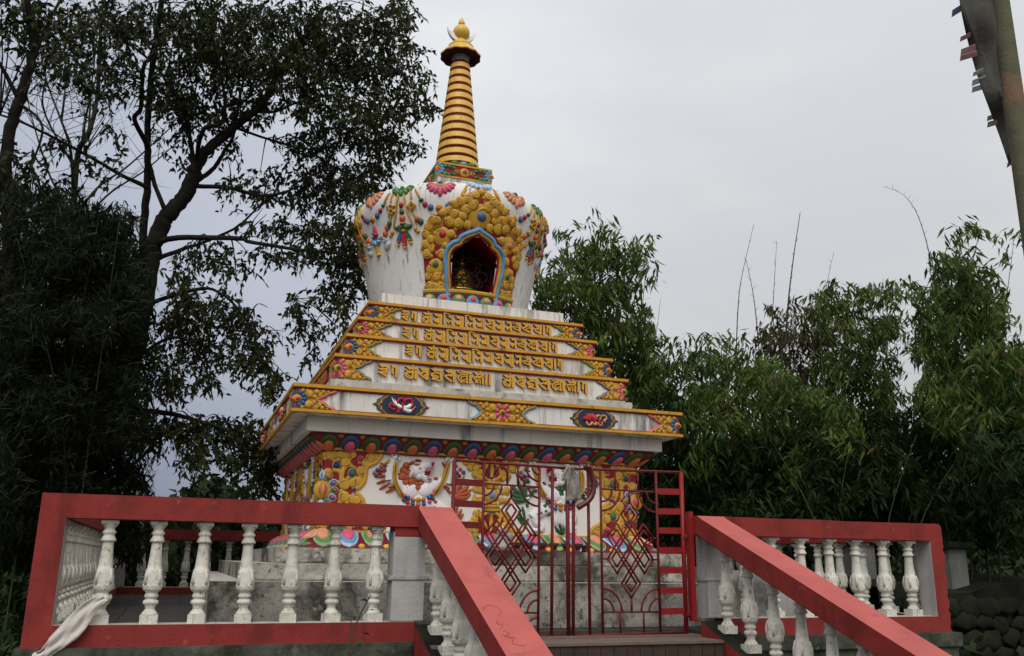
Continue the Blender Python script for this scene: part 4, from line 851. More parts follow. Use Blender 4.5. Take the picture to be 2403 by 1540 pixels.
# ================================================================== dome
PROF = [(.90, 3.354), (.965, 3.6), (1.03, 3.9), (1.10, 4.19), (1.165, 4.42), (1.192, 4.55), (1.178, 4.65), (1.125, 4.735), (1.03, 4.79), (.90, 4.83), (.70, 4.88), (.50, 4.93), (.30, 4.97), (.05, 5.0)]
SEGS = [0]
for p, q in zip(PROF[:-1], PROF[1:]): SEGS.append(SEGS[-1]+math.hypot(q[0]-p[0], q[1]-p[1]))
_ss = []; _rr = []; _zz = []
_P = spline(PROF, 8)
for i, p in enumerate(_P): _rr.append(p[0]); _zz.append(p[1])
for i in range(len(PROF)-1):
    for j in range(8): _ss.append(SEGS[i]+(SEGS[i+1]-SEGS[i])*j/8)
_ss.append(SEGS[-1]); _ss = np.array(_ss); _rr = np.array(_rr); _zz = np.array(_zz)
DOX = -.012
def dome_fn(u, s, h):
    h = h*.72 if h > 0 else h
    r = np.interp(s, _ss, _rr); z = np.interp(s, _ss, _zz); r2 = np.interp(s+.03, _ss, _rr); z2 = np.interp(s+.03, _ss, _zz); r1 = np.interp(s-.03, _ss, _rr); z1 = np.interp(s-.03, _ss, _zz)
    tx, tz = r2-r1, z2-z1; l = math.hypot(tx, tz) or 1; nr, nz_ = tz/l, -tx/l
    ph = u/1.19; R_ = r+h*nr
    return (DOX+R_*math.sin(ph), -R_*math.cos(ph), z+h*nz_)
_h = [(-.285, .185), (-.315, .40), (-.325, .52), (-.305, .61), (-.25, .655), (-.19, .68), (-.165, .715), (-.10, .755), (-.04, .785)]
NICHE = _h+[(0, .80)]+[(-u, s) for u, s in reversed(_h)]
def in_poly(x, y, P):
    c = False; j = len(P)-1
    for i in range(len(P)):
        if (P[i][1] > y) != (P[j][1] > y) and x < (P[j][0]-P[i][0])*(y-P[i][1])/(P[j][1]-P[i][1])+P[i][0]: c = not c
        j = i
    return c
b = MB(); NU, NS = 220, 110; us = [-math.pi*1.19+2*math.pi*1.19*i/NU for i in range(NU+1)]; sv = [SEGS[-1]*(j/NS) for j in range(NS+1)]
vs = [dome_fn(u, s, 0) for s in sv for u in us]; fs = []
for j in range(NS):
    for i in range(NU):
        if not in_poly((us[i]+us[i+1])/2, (sv[j]+sv[j+1])/2, NICHE): fs.append((j*(NU+1)+i, j*(NU+1)+i+1, (j+1)*(NU+1)+i+1, (j+1)*(NU+1)+i))
b.add(vs, fs, 'dome_plaster'); DOME = b.build('dome', ST)
# niche: recess, surround, frame
b = MB(); rim = [dome_fn(u*1.10, s+.022*clamp01((s-.55)/.2) if s > .19 else .165, .012) for u, s in NICHE]; back_ = [(x*.92, -.42, z) for x, y, z in rim]; n = len(rim)
b.add(rim+back_, [(i, (i+1) % n, n+(i+1) % n, n+i) for i in range(n)], 'maroon', False); b.add(back_, [tuple(range(n))], 'maroon', False); NI = b.build('niche', DOME)
r = Relief(dome_fn)
def half_w(s):
    return float(np.interp(s, [.13, .5, .8, .92, 1.06, 1.2, 1.345], [.655, .675, .668, .61, .44, .24, .01]))
def hole_w(s):
    L_ = [(s_, -u) for u, s_ in NICHE[:10]]; return float(np.interp(s, [a for a, _ in L_], [c for _, c in L_])) if s <= .80 else 0
ss = [.13+(1.345-.13)*i/60 for i in range(61)]
for sg in (1, -1):
    K = 14; vs = []
    for s in ss:
        a, c = hole_w(s), half_w(s)
        for k in range(K+1): vs.append(dome_fn(sg*(a+(c-a)*k/K), s, .022))
        vs.append(dome_fn(sg*c, s, -.004))
    r.add(vs, [(j*(K+2)+k, j*(K+2)+k+1, (j+1)*(K+2)+k+1, (j+1)*(K+2)+k) for j in range(60) for k in range(K+1)], 'deep_red')
Z0 = .02
def dcurl(u, s, q, d, a0=None, h=.045): r.curl(u, s, q, 'gold', Z0+h, d, random.uniform(0, 6) if a0 is None else a0)
for sg in (1, -1):
    for (u, s, q, d) in ((.60, .22, .05, 1), (.52, .21, .045, -1), (.44, .20, .06, 1), (.62, .33, .045, -1), (.40, .30, .045, 1), (.63, .58, .055, 1), (.575, .63, .04, -1), (.44, .575, .055, 1), (.64, .68, .055, -1), (.585, .735, .05, 1), (.64, .80, .05, -1), (.60, .88, .05, 1), (.55, .95, .05, -1), (.49, .945, .04, 1), (.35, .935, .055, -1), (.33, .80, .05, 1), (.40, .67, .035, 1), (.43, 1.03, .048, 1), (.36, 1.06, .05, -1), (.30, 1.02, .06, 1), (.245, .92, .06, -1), (.20, 1.00, .05, 1), (.30, 1.13, .048, -1), (.23, 1.165, .055, 1), (.17, 1.08, .055, -1), (.15, 1.20, .055, 1), (.09, 1.14, .06, -1), (.075, 1.255, .05, 1), (.14, .91, .045, 1), (.55, .47, .04, -1), (.60, .40, .04, 1), (.50, .32, .05, -1)): dcurl(sg*u, s, q, d*sg)
    for (u, s, q) in ((.53, .27, .11), (.58, .40, .09), (.60, .62, .08), (.60, .82, .085), (.50, .90, .10), (.36, .99, .12), (.22, 1.10, .12), (.10, 1.20, .10), (.27, .93, .09), (.42, .63, .05)): r.blob(sg*u, s, q, Z0+.020, 'gold_dark')
    r.blob(sg*.505, .43, .115, Z0+.03, 'gold'); r.blob(sg*.44, .775, .13, Z0+.03, 'gold')
r.blob(0, 1.02, .17, Z0+.03, 'gold'); r.blob(.0, 1.30, .05, Z0+.06, 'gold', .055); r.blob(0, .90, .06, Z0+.03, 'gold_dark')
r.jewel(.018, 1.015, .072, 'blue', 'pale_pink', 1, Z0+.055, 1.2); r.jewel(-.43, .79, .058, 'crimson', 'grey_blue', -1, Z0+.05, 3); r.jewel(.455, .762, .055, 'orange', 'pale_green', 1, Z0+.05, .2); r.jewel(-.515, .455, .052, 'green', 'pale_pink', -1, Z0+.05, 3); r.jewel(.50, .412, .046, 'green', 'pale_pink', 1, Z0+.05, .2)
r.build('niche_surround', DOME)
r = Relief(dome_fn)
_f = [(-.355, .13), (-.385, .40), (-.393, .52), (-.375, .625), (-.31, .695), (-.235, .725), (-.208, .77), (-.13, .818), (-.05, .85)]
fr = spline(_f+[(0, .875)]+[(-u, s) for u, s in reversed(_f)], 5)
r.stroke(fr, .031, .085, 'sky_blue', taper=False); r.stroke([(u*.905, s if s < .3 else s-.033) for u, s in fr], .019, .07, 'gold', taper=False); r.stroke([(u*.855, s if s < .3 else s-.05) for u, s in fr], .012, .03, 'deep_red', taper=False)
r.build('niche_frame', DOME)
# wire grille of petals in the niche
b = MB(); gy = -.80; gz = 3.86; tb = lambda P, q=.006: b.tube(P, q, 'wire', 5)
for q in (.075, .12): b.tube([(q*math.cos(a), gy, gz+q*math.sin(a)) for a in np.linspace(0, 2*math.pi, 25)[:-1]], .006, 'wire', 5, closed=True)
for k in range(10):
    a = 2*math.pi*k/10; tb([(.075*math.cos(a), gy, gz+.075*math.sin(a)), (.12*math.cos(a), gy, gz+.12*math.sin(a))])
    tb(spline([(.12*math.cos(a-.3), gy, gz+.12*math.sin(a-.3)), (.21*math.cos(a-.25), gy, gz+.21*math.sin(a-.25)), (.24*math.cos(a), gy, gz+.24*math.sin(a)), (.21*math.cos(a+.25), gy, gz+.21*math.sin(a+.25)), (.12*math.cos(a+.3), gy, gz+.12*math.sin(a+.3))], 4))
tb([(-.27, gy, 3.70), (.27, gy, 3.70)])
for s in (1, -1): tb(spline([(s*.03, gy, 3.69), (s*.10, gy, 3.62), (s*.16, gy, 3.66), (s*.12, gy, 3.70)], 5)); tb(spline([(s*.12, gy, 3.70), (s*.07, gy, 3.58), (s*.14, gy, 3.50)], 5)); tb([(s*.25, gy, 3.5), (s*.25, gy, 4.0)])
b.build('grille', DOME)
o = MB(); o.lathe([(.15, 0), (.155, .02), (.13, .035), (.125, .06), (.145, .075), (.145, .095), (.11, .11), (.105, .14), (.125, .155), (.12, .17), (.09, .18)], 'brass', (-.06, -.66, 3.52), 28, fn=lambda a, z: 1+.05*math.cos(12*a))
o.ball((-.06, -.66, 3.735), .085, 'brass', 14, 8, (1.15, .9, .45)); o.ball((-.06, -.66, 3.80), .055, 'brass', 12, 8, (1, .8, 1.35)); o.ball((-.06, -.66, 3.90), .034, 'brass', 12, 8, (1, 1, 1.15)); o.ball((-.06, -.66, 3.945), .014, 'brass', 8, 6, (1, 1, 1.4))
for s in (1, -1): o.tube([(-.06+s*.05, -.66, 3.84), (-.06+s*.085, -.68, 3.78), (-.06+s*.03, -.72, 3.75)], [.02, .018, .014], 'brass', 8)
Q = [(-.06+(x+.06)*1.3, -.66+(y+.66)*1.1, 3.50+(z-3.52)*1.15) for x, y, z in o.v]; o.v = Q; o = o.build('shrine_image', ST); tag(o, 'small gilt seated image on a tiered pedestal')
# lotus shelf under the niche
b = MB(); K = 40; prof_ = [(.005, .195), (.055, .195), (.075, .183), (.075, .165), (.065, .155), (.062, .15), (.075, .11), (.10, .06), (.125, .03), (.12, .02)]
mm = ['olive', 'trim_gold', 'trim_gold', 'leaf_green', 'leaf_green', 'maroon', 'maroon', 'maroon', 'maroon']
for i in range(len(prof_)-1):
    vs = []
    for k in range(K+1):
        u = -.70+1.40*k/K; e = min(1, (.72-abs(u))/.05); vs += [dome_fn(u, prof_[i][1], prof_[i][0]*e), dome_fn(u, prof_[i+1][1], prof_[i+1][0]*e)]
    b.add(vs, [(2*k, 2*k+2, 2*k+3, 2*k+1) for k in range(K)], mm[i])
SH = b.build('lotus_shelf', DOME)
shelf_fn = lambda u, s, h: dome_fn(u, .088+s, .088-.42*s+h)
cols = (('leaf_green', 'salmon'), ('sky_blue', 'coral'))
for k in range(7):
    r = Relief(shelf_fn); u = -.60+.20*k; c = cols[k % 2]; r.blob(u, -.006, .098, .022, c[0], .056, base=-.008); r.blob(u, .014, .082, .026, c[0], .05, base=-.008); r.blob(u, .020, .052, .042, c[1], .036, base=-.008); r.build('lotus_petal', SH)
    if k: r = Relief(shelf_fn); r.blob(u-.10, -.045, .026, .02, 'petal_gold', .02); r.build('gold_point', SH)
# garlands
def flower_mod(F, lower, kind):
    r = Relief(dome_fn); c1, c2 = kind
    for i in range(9):
        a = -math.pi+math.pi*(i+.0)/8; r.blob(F+.115*math.cos(a), 1.385+.085*math.sin(a), .062, .045, c1, .034, a); r.blob(F+.105*math.cos(a), 1.385+.078*math.sin(a), .034, .052, c2, .014, a)
    r.blob(F, 1.27, .03, .05, c1, .055); r.blob(F, 1.385, .075, .05, 'gold', .055); r.blob(F, 1.39, .045, .07, 'blue', .035)
    r.build('hanging_flower', DOME)
    r = Relief(dome_fn)
    for (u, s, q, m) in ((-.215, 1.185, .03, 'green'), (-.172, 1.132, .032, 'crimson'), (-.108, 1.096, .038, 'blue'), (.095, 1.108, .038, 'blue'), (.158, 1.15, .032, 'crimson'), (.212, 1.20, .028, 'green')): r.blob(F+u, s, q, q*1.25, m)
    r.blob(F-.007, 1.086, .048, .035, 'gold'); r.blob(F-.007, 1.086, .033, .05, 'deep_red'); r.blob(F-.007, 1.086, .026, .06, 'orange')
    for s in (1, -1): r.stroke(spline([(F+s*.30, 1.345), (F+s*.27, 1.29), (F+s*.225, 1.21)], 5), .012, .03, 'gold')
    if lower:
        for s in (1, -1):
            for (u, v, q, m) in ((.25, .945, .034, 'green'), (.185, .88, .04, 'orange'), (.125, .855, .03, 'salmon')): r.blob(F+s*u, v, q, q*1.2, m)
            r.stroke([(F+s*.285, 1.06), (F+s*.262, .985)], .010, .028, 'gold')
        for k in range(7): a = -math.pi+math.pi*k/6; r.blob(F+.065*math.cos(a), .85+.05*math.sin(a), .04, .05, 'pale_blue' if k % 2 else 'sky_blue', .026, a)
        r.blob(F, .93, .045, .03, 'coral', .085); r.blob(F+.02, .90, .03, .06, 'crimson'); r.blob(F-.025, .92, .022, .055, 'blue'); r.blob(F-.04, .88, .02, .055, 'green')
    r.build('bead_chain', DOME)
    if lower:
        r = Relief(dome_fn); r.stroke([(F, .79), (F, .755), (F, .70), (F, .66)], [.016, .03, .034, .042], .05, 'gold'); r.blob(F, .64, .012, .04, 'gold'); r.blob(F, .80, .016, .04, 'orange'); r.build('bell', DOME)
        for s in (1, -1):
            r = Relief(dome_fn); r.blob(F+s*.20, .735, .07, .055, 'shell_grey', .045, s*.6); r.blob(F+s*.175, .79, .04, .06, 'shell_grey', .035); r.blob(F+s*.165, .825, .022, .055, 'shell_grey', .025); r.spiral(F+s*.18, .785, .03, 'grey_blue', .066, 1.2, s); r.build('conch_shell', DOME)
def tassel_mod(T):
    r = Relief(dome_fn)
    for i in range(7): a = -math.pi+math.pi*i/6; r.blob(T+.10*math.cos(a), 1.375+.06*math.sin(a), .055, .045, 'leaf_green', .032, a)
    r.blob(T, 1.35, .05, .05, 'green', .03); r.blob(T, 1.375, .03, .055, 'olive', .02); r.build('hanging_leaf', DOME)
    r = Relief(dome_fn)
    for s in (1, -1):
        r.stroke(spline([(T+s*.11, 1.33), (T+s*.13, 1.26), (T+s*.138, 1.20)], 4), .011, .03, 'gold')
        r.stroke(spline([(T+s*.035, 1.32), (T+s*.055, 1.18), (T+s*.085, 1.05), (T+s*.145, .90)], 5), .012, .034, 'gold'); r.blob(T+s*.165, .87, .026, .045, 'gold'); r.blob(T+s*.195, .84, .026, .045, 'gold')
        r.stroke([(T+s*.014, 1.33), (T+s*.012, 1.18)], .009, .03, 'gold')
        cx, cs = T+s*.135, 1.127
        if s > 0:
            for q in (.05, .028): r.stroke([(cx-q, cs), (cx, cs+q), (cx+q, cs), (cx, cs-q), (cx-q, cs)], .009, .04, 'gold', taper=False)
        else:
            for dv in (.025, -.025): r.stroke([(cx+.028*math.cos(a), cs+dv+.026*math.sin(a)) for a in np.linspace(0, 6.28, 13)], .009, .04, 'gold', taper=False)
            for du, dv in ((-.045, .03), (.045, .03), (-.045, -.03), (.045, -.03)): r.blob(cx+du, cs+dv, .014, .035, 'gold')
        r.stroke([(cx, 1.07), (cx+s*.02, 1.03), (cx+s*.04, 1.0)], .010, .03, 'gold')
        r.blob(cx+s*.055, .975, .034, .045, 'orange' if s > 0 else 'green'); r.blob(cx+s*.10, .94, .038, .05, 'green' if s > 0 else 'orange')
    r.build('gold_strands', DOME)
    r = Relief(dome_fn)
    for (s, q, m) in ((1.154, .03, 'crimson'), (1.08, .034, 'green'), (1.0, .042, 'orange')): r.blob(T, s, q, q*1.2, m, q*1.12)
    r.blob(T, .945, .04, .05, 'orange', .02)
    for s in (1, -1): r.blob(T+s*.05, .905, .055, .05, 'green', .034, -s*.25); r.spiral(T+s*.028, .895, .025, 'leaf_green', .065, 1.1, s); r.blob(T+s*.10, .905, .024, .045, 'green')
    r.blob(T, .868, .05, .05, 'gold', .02)
    for (u1, s1, m, w) in ((-.085, .755, 'blue', .026), (0, .72, 'crimson', .034), (.085, .76, 'green', .026)):
        r.stroke([(T+u1*.35, .86), (T+u1*.7, (.86+s1)/2), (T+u1, s1)], [w*.65, w*.9, w*1.05], .03, m, flat=True); r.stroke([(T+u1-w, s1), (T+u1*1.05, s1-.014), (T+u1+w, s1)], .010, .04, 'gold', taper=False); r.blob(T+u1*1.12, s1-.045, .022, .04, 'gold')
    r.build('tassel', DOME)
P8 = 2*math.pi*1.19/16
for k in range(8):
    F = P8*(2*k+1); F = F if F < math.pi*1.19 else F-2*math.pi*1.19
    flower_mod(F, abs(F) > .6, ('pink', 'pale_pink') if abs(abs(F)-P8) < .01 and F < 0 else ('salmon', 'orange'))
    if k: T = P8*2*k; T = T if T < math.pi*1.19 else T-2*math.pi*1.19; tassel_mod(T)
r = Relief(dome_fn)
for i in range(9): a = -math.pi+math.pi*i/8; r.blob(.115*math.cos(a), 1.45+.06*math.sin(a), .055, .045, 'pale_blue', .03, a)
r.blob(0, 1.45, .06, .05, 'sky_blue', .04); r.stroke(spline([(-.13, 1.42), (-.06, 1.375), (0, 1.36), (.06, 1.375), (.13, 1.42)], 4), .012, .03, 'crimson')
for s in (1, -1): r.stroke(spline([(s*.16, 1.40), (s*.19, 1.33), (s*.24, 1.23)], 4), .011, .03, 'gold')
r.build('hanging_flower', DOME)

# ================================================================== harmika, spire, finial
HX = .034
b = MB(); b.frustum(.30, 4.90, .343, 5.145, 'white_plaster'); b.frustum(.345, 5.1451, .345, 5.330, 'deep_red'); HM = b.build('harmika', ST); HM.location.x = HX
b = MB(); square_ring(b, .357, .2, 5.312, 5.334, 'trim_gold'); square_ring(b, .357, .2, 5.146, 5.164, 'trim_gold'); b.build('gold_trim', HM, .003)
def harm(rz):
    r = Relief(wall_fn(.345)); vc = 5.238
    for s in (1, -1):
        r.rosette(-s*.34, vc, .085, 'sky_blue', 'coral', 'gold', 5, .032, arc=(-math.pi/2, math.pi/2) if s > 0 else (math.pi/2, 3*math.pi/2))
        for g in (1, -1):
            for k in range(4): r.blob(-s*(.235-.032*k), vc+g*(.058-.008*k+.006*(k % 2)), .030-.003*k, .028, 'leaf_green' if k % 2 else 'green', .020)
            r.curl(-s*.25, vc+g*.055, .022, 'leaf_green', .03, s*g, 0, 'green')
        r.blob(s*.098, vc, .030, .02, 'gold', .024); r.blob(s*.098, vc, .016, .034, 'blue'); r.blob(s*.128, vc, .012, .02, 'gold'); r.blob(s*.07, vc+.018, .01, .026, 'gold'); r.blob(s*.07, vc-.018, .01, .026, 'gold')
    r.blob(0, vc, .062, .022, 'gold'); r.blob(0, vc, .046, .028, 'deep_red'); r.blob(0, vc, .043, .034, 'gold_dark')
    for k, m in enumerate(('blue', 'green', 'crimson')): a = k*2.09+1.2; r.blob(.014*math.cos(a), vc+.014*math.sin(a), .016, .045, m)
    return r
o = harm(0).build('relief_panel', HM)
for rz in FACES[1:]: dup(o, HM, rz=rz)
SPZ0, SPZ1 = 5.40, 6.955
b = MB(); b.lathe([(.27, 5.331), (.275, 5.38), (.26, 5.44)], 'deep_red', (HX, 0, 0), 40)
for k in range(8):
    a = 2*math.pi*k/8+math.pi/8*0; 
    b.ball((HX+.275*math.sin(a), -.275*math.cos(a), 5.375), .05, 'sky_blue' if k % 2 == 0 else 'green', 12, 8, (1.1, 1.1, .75)); b.ball((HX+.30*math.sin(a), -.30*math.cos(a), 5.36), .03, 'pink' if k % 2 == 0 else 'leaf_green', 10, 6, (1, 1, .7))
    a += math.pi/8; b.ball((HX+.272*math.sin(a), -.272*math.cos(a), 5.39), .04, 'leaf_green', 10, 7, (1.2, 1.2, .8))
b.build('spire_base', ST)
b = MB(); b.lathe([(.266, 5.41), (.110, SPZ1)], 'deep_red', (HX, 0, 0), 48); SPI = b.build('spire', ST)
NR = 13
for i in range(NR):
    t0 = i/NR; t1 = (i+.62)/NR; z0 = 5.43+(SPZ1-5.43)*t0; z1 = 5.43+(SPZ1-5.43)*t1; r0 = .282+(.124-.282)*t0; r1 = .282+(.124-.282)*t1
    MB().lathe([(r0-.05, z0), (r0-.002, z0+.001), (r0, z0+.004), (r1, z1-.004), (r1-.003, z1), (r1-.05, z1+.002)], 'spire_gold', (HX, 0, 0), 48, None, False).build('gold_ring', SPI)
b = MB(); b.lathe([(.10, 6.93), (.105, 6.96), (.128, 7.07), (.13, 7.09)], 'bronze_grey', (HX, 0, 0), 32, fn=lambda a, z: 1+.05*abs(math.cos(8*a))); b.build('spire_neck', ST)
b = MB(); sc_ = lambda a, z: 1+.028*math.cos(12*a)*clamp01((7.16-z)/.1)
seg = 72; P_ = [(.262, 7.035), (.267, 7.045), (.262, 7.06), (.235, 7.095), (.195, 7.135), (.168, 7.16), (.165, 7.178)]
b.lathe(P_, 'spire_gold', (HX, 0, 0), seg, fn=sc_); U = b.build('umbrella', ST)
b = MB(); b.lathe([(.10, 7.06), (.20, 7.052), (.258, 7.028), (.264, 7.033)], 'umbrella_under', (HX, 0, 0), seg, fn=sc_); b.build('umbrella_lining', U)
b = MB(); b.lathe([(.165, 7.178), (.17, 7.19), (.14, 7.22), (.10, 7.25), (.06, 7.30), (.05, 7.32)], 'spire_gold', (HX, 0, 0), 40); b.build('finial_base', ST)
# crescent moon, sun, jewel
b = MB(); n = 24; vs = []; th = .03
for i in range(n+1):
    a = R(176)+R(188)*i/n; ro = .195; c0_ = (HX, 7.45); o_ = (c0_[0]+ro*math.cos(a), c0_[1]+ro*math.sin(a)); wv = .105*math.sin(math.pi*i/n)**.8; q = (c0_[0]+(ro-wv)*math.cos(a), c0_[1]+(ro-wv)*math.sin(a))
    w_ = th*(.25+.75*math.sin(math.pi*i/n)); vs += [(o_[0], -w_, o_[1]), (q[0], -w_, q[1]), (q[0], w_, q[1]), (o_[0], w_, o_[1])]
b.add(vs, [(i*4+k, i*4+(k+1) % 4, i*4+4+(k+1) % 4, i*4+4+k) for i in range(n) for k in range(4)]+[(0, 1, 2, 3), (4*n+3, 4*n+2, 4*n+1, 4*n)], 'white_paint', False); b.build('crescent_moon', ST, .006)
MB().ball((HX, 0, 7.41), .113, 'spire_gold', 24, 16).build('sun_disc', ST)
MB().lathe([(.02, 7.51), (.042, 7.535), (.044, 7.56), (.034, 7.595), (.016, 7.625), (.003, 7.645)], 'spire_gold', (HX, 0, 0), 20).build('flame_jewel', ST)

# ================================================================== things standing on and round the plinth
b = MB(); b.lathe([(.12, 0), (.13, .03), (.10, .06), (.085, .10), (.06, .13), (.055, .15)], 'carved_grey', seg=14, fn=lambda a, z: 1+.12*math.sin(3*a+9*z)); b.ball((0, -.02, .165), .05, 'carved_grey', 12, 8, (1.1, .9, .8)); b.ball((.06, -.05, .12), .045, 'carved_grey', 10, 7); b.ball((-.02, -.04, .20), .025, 'lion_white', 8, 6)
o = b.build('carved_stone', None, loc=(2.90, 1.13, .684)); tag(o, 'weathered grey carved stone figure on the plinth below the thunderbolt pillar', 'statue')
b = MB(); b.box(-.40, .40, -.055, .055, .055, .066, 'pot_brown')
for s in (-.38, .38): b.box(s-.01, s+.01, -.05, .05, .0, .055, 'pot_brown')
o0 = tag(b.build('lamp_rack', None, loc=(3.36, 1.115, .684)), 'low dark iron rack holding a row of butter lamps on the plinth', 'rack')
pot = MB().lathe([(.024, -.05), (.022, -.045), (.034, -.02), (.046, .0), (.05, .012), (.046, .012), (.036, -.005)], 'pot_brown', seg=16).build('butter_lamp')
for i in range(6):
    o = pot if i == 0 else pot.copy()
    if i: COL.objects.link(o)
    o.location = (3.36-.31+.124*i, 1.115, .7502+.0005); tag(o, 'small dark brown butter lamp in the row on the plinth behind the gate', 'butter lamp', 'butter lamps on the rack')
b = MB(); b.box(-.05, .05, -.04, .04, 0, .03, 'pot_brown'); b.lathe([(.018, .03), (.014, .06), (.03, .075), (.05, .10), (.047, .10), (.02, .08)], 'bare_post', seg=16)
o = b.build('water_bowl', None, loc=(2.70, 1.13, .684)); tag(o, 'pale water bowl on a foot left of the carved stone figure', 'bowl')
b = MB(); b.lathe([(.20, 0), (.21, .06), (.17, .10), (.15, .20), (.19, .32), (.20, .40), (.15, .46), (.12, .50)], 'carved_grey', seg=18, fn=lambda a, z: 1+.05*math.sin(5*a)); b.ball((-.02, 0, .56), .085, 'carved_grey', 14, 9, (1, .9, 1.1)); b.ball((-.06, -.05, .60), .05, 'carved_grey', 10, 7); b.ball((.05, .02, .62), .03, 'carved_grey', 8, 6, (1, 1, 1.6)); b.tube([(.12, -.05, .05), (.16, -.08, .2), (.13, -.10, .36)], [.06, .055, .05], 'carved_grey', 8)
o = b.build('guardian_figure', None, loc=(5.26, .68, ZF)); tag(o, 'small squatting grey stone figure behind the right balustrade', 'statue')
o = MB().box(-.35, .35, -.25, .25, 0, .42, 'bare_post', 'ledge_concrete').build('offering_block', None, .02, (5.80, 1.3, ZF)); tag(o, 'low pale cement block standing behind the right balustrade', 'block')
tag(MB().lathe([(.062, 0), (.070, .01), (.066, .05), (.05, .07), (.02, .078)], 'carved_grey', seg=18).build('offering_stone', None, loc=(SX-.36, SY-1.80, 2.131)), 'round grey brown stone lying on the cornice under the lowest mantra', 'stone')
tag(MB().lathe([(.034, 0), (.036, .01), (.03, .03), (.01, .038)], 'carved_grey', seg=14).build('offering_stone', None, loc=(SX-.22, SY-1.83, 2.131)), 'tiny flat stone on the cornice beside the larger round one', 'stone')
t = tag(empty('cement_pier', (8.52, 1.35, -.2)), 'grey cement pier with a flat cap beyond the chipped red post', 'pier')
MB().box(-.13, .13, -.13, .13, 0, 1.0, 'pier_grey').build('shaft', t, .015); MB().box(-.19, .19, -.19, .19, 1.0001, 1.08, 'dark_stone').build('cap', t, .015)
t = tag(empty('cement_pier', (7.95, 2.2, -.2)), 'grey cement pier half hidden behind the rightmost balusters', 'pier')
MB().box(-.14, .14, -.14, .14, 0, 1.05, 'pier_grey').build('shaft', t, .015); MB().box(-.19, .19, -.19, .19, 1.0501, 1.12, 'dark_stone').build('cap', t, .015)
# rough stone retaining wall at the right
b = MB(); rq = random.Random(11); nxw, nz_w = 46, 16; vs = []
for j in range(nz_w+1):
    for i in range(nxw+1):
        x = 7.15+i*.16; z = GZ-.2+j*(1.62+.0)/nz_w+(.05*math.sin(i*.7) if j == nz_w else 0)
        y = .95+.05*math.sin(i*2.1+j*1.3)*math.sin(j*1.9-i*.6)+rq.uniform(-.03, .03)+.03*j/nz_w; vs.append((x, y, z))
b.add(vs, [(j*(nxw+1)+i, j*(nxw+1)+i+1, (j+1)*(nxw+1)+i+1, (j+1)*(nxw+1)+i) for j in range(nz_w) for i in range(nxw)], 'dark_stone')
top = [(7.15+i*.16, .98, GZ-.2+1.62+.05*math.sin(i*.7)) for i in range(nxw+1)]; bk = [(x, 2.6, z+.1) for x, y, z in top]; n = len(top)
tp = [vs[nz_w*(nxw+1)+i] for i in range(nxw+1)]; b.add(tp+bk, [(i, i+1, n+i+1, n+i) for i in range(n-1)], 'dark_stone')
for j in range(9):
    for i in range(26):
        x = 7.2+i*.28+(j % 2)*.14+rq.uniform(-.04, .04); z = GZ-.1+j*.165+rq.uniform(-.03, .03); w_ = rq.uniform(.12, .20); h_ = rq.uniform(.08, .12)
        o0_ = len(b.v); b.ball((x, .93, z), 1, 'dark_stone', 9, 6, (w_, .03, h_))
        for q in range(o0_, len(b.v)): a = b.v[q]; b.v[q] = (a[0]+.018*math.sin(37*a[2]+i), a[1]+.012*math.sin(29*a[0]+j), a[2]+.014*math.sin(31*a[0]+2*i))
tag(b.build('retaining_wall'), 'dark mossy rubble retaining wall right of the terrace', 'wall')
# dead stem with a few leaves in front of the left wall
t = tag(empty('weed_stem', (1.21, -.5, GZ)), 'thin dead stem with a few dull leaves in front of the left balustrade', 'plant')
b = MB(); P_ = spline([(-.03, .0, 0), (-.01, 0, .55), (.005, 0, 1.0), (.055, 0, 1.23), (.14, 0, 1.405)], 5); b.tube(P_, [.010-.006*i/len(P_) for i in range(len(P_))], 'dry_twig', 6)
b.tube(spline([(-.02, .01, .4), (.01, .01, .8), (.015, .0, 1.1), (.012, 0, 1.28)], 4), .003, 'dry_twig', 5); b.tube(spline([(-.01, 0, .6), (-.05, 0, .9), (-.05, 0, 1.11)], 4), .003, 'dry_twig', 5); b.tube([(.02, 0, 1.0), (.09, 0, 1.15)], .003, 'dry_twig', 5); b.tube([(.06, 0, 1.24), (.13, 0, 1.31)], .003, 'dry_twig', 5); b.build('stem', t)
b = MB(); rq = random.Random(3)
def leafq(c, l, w, d, droop, m):
    d = Vector(d).normalized(); s = d.cross(Vector((0, .3, 1))).normalized(); c = Vector(c); e = c+d*l+Vector((0, 0, -droop)); mid = c+d*l*.45+Vector((0, 0, -droop*.25))
    b.add([c, mid+s*w, e, mid-s*w], [(0, 1, 2, 3)], m, False)
for (x, z, l) in ((.09, 1.16, .07), (.07, 1.12, .06), (.13, 1.31, .05), (.10, 1.09, .07), (.19, 1.05, .07), (.06, 1.37, .05), (.085, 1.385, .05), (-.05, 1.11, .05), (-.06, 1.0, .04), (.01, 1.2, .04), (.14, .99, .07), (.05, .95, .06), (.02, .85, .06)): leafq((x, rq.uniform(-.02, .02), z), l, l*.28, (rq.uniform(.2, 1)*rq.choice((1, 1, -1)), rq.uniform(-.5, .3), rq.uniform(-.3, .3)), .02, rq.choice(('under_leaf', 'bamboo_dry', 'bamboo_leaf')))
b.build('leaves', t)

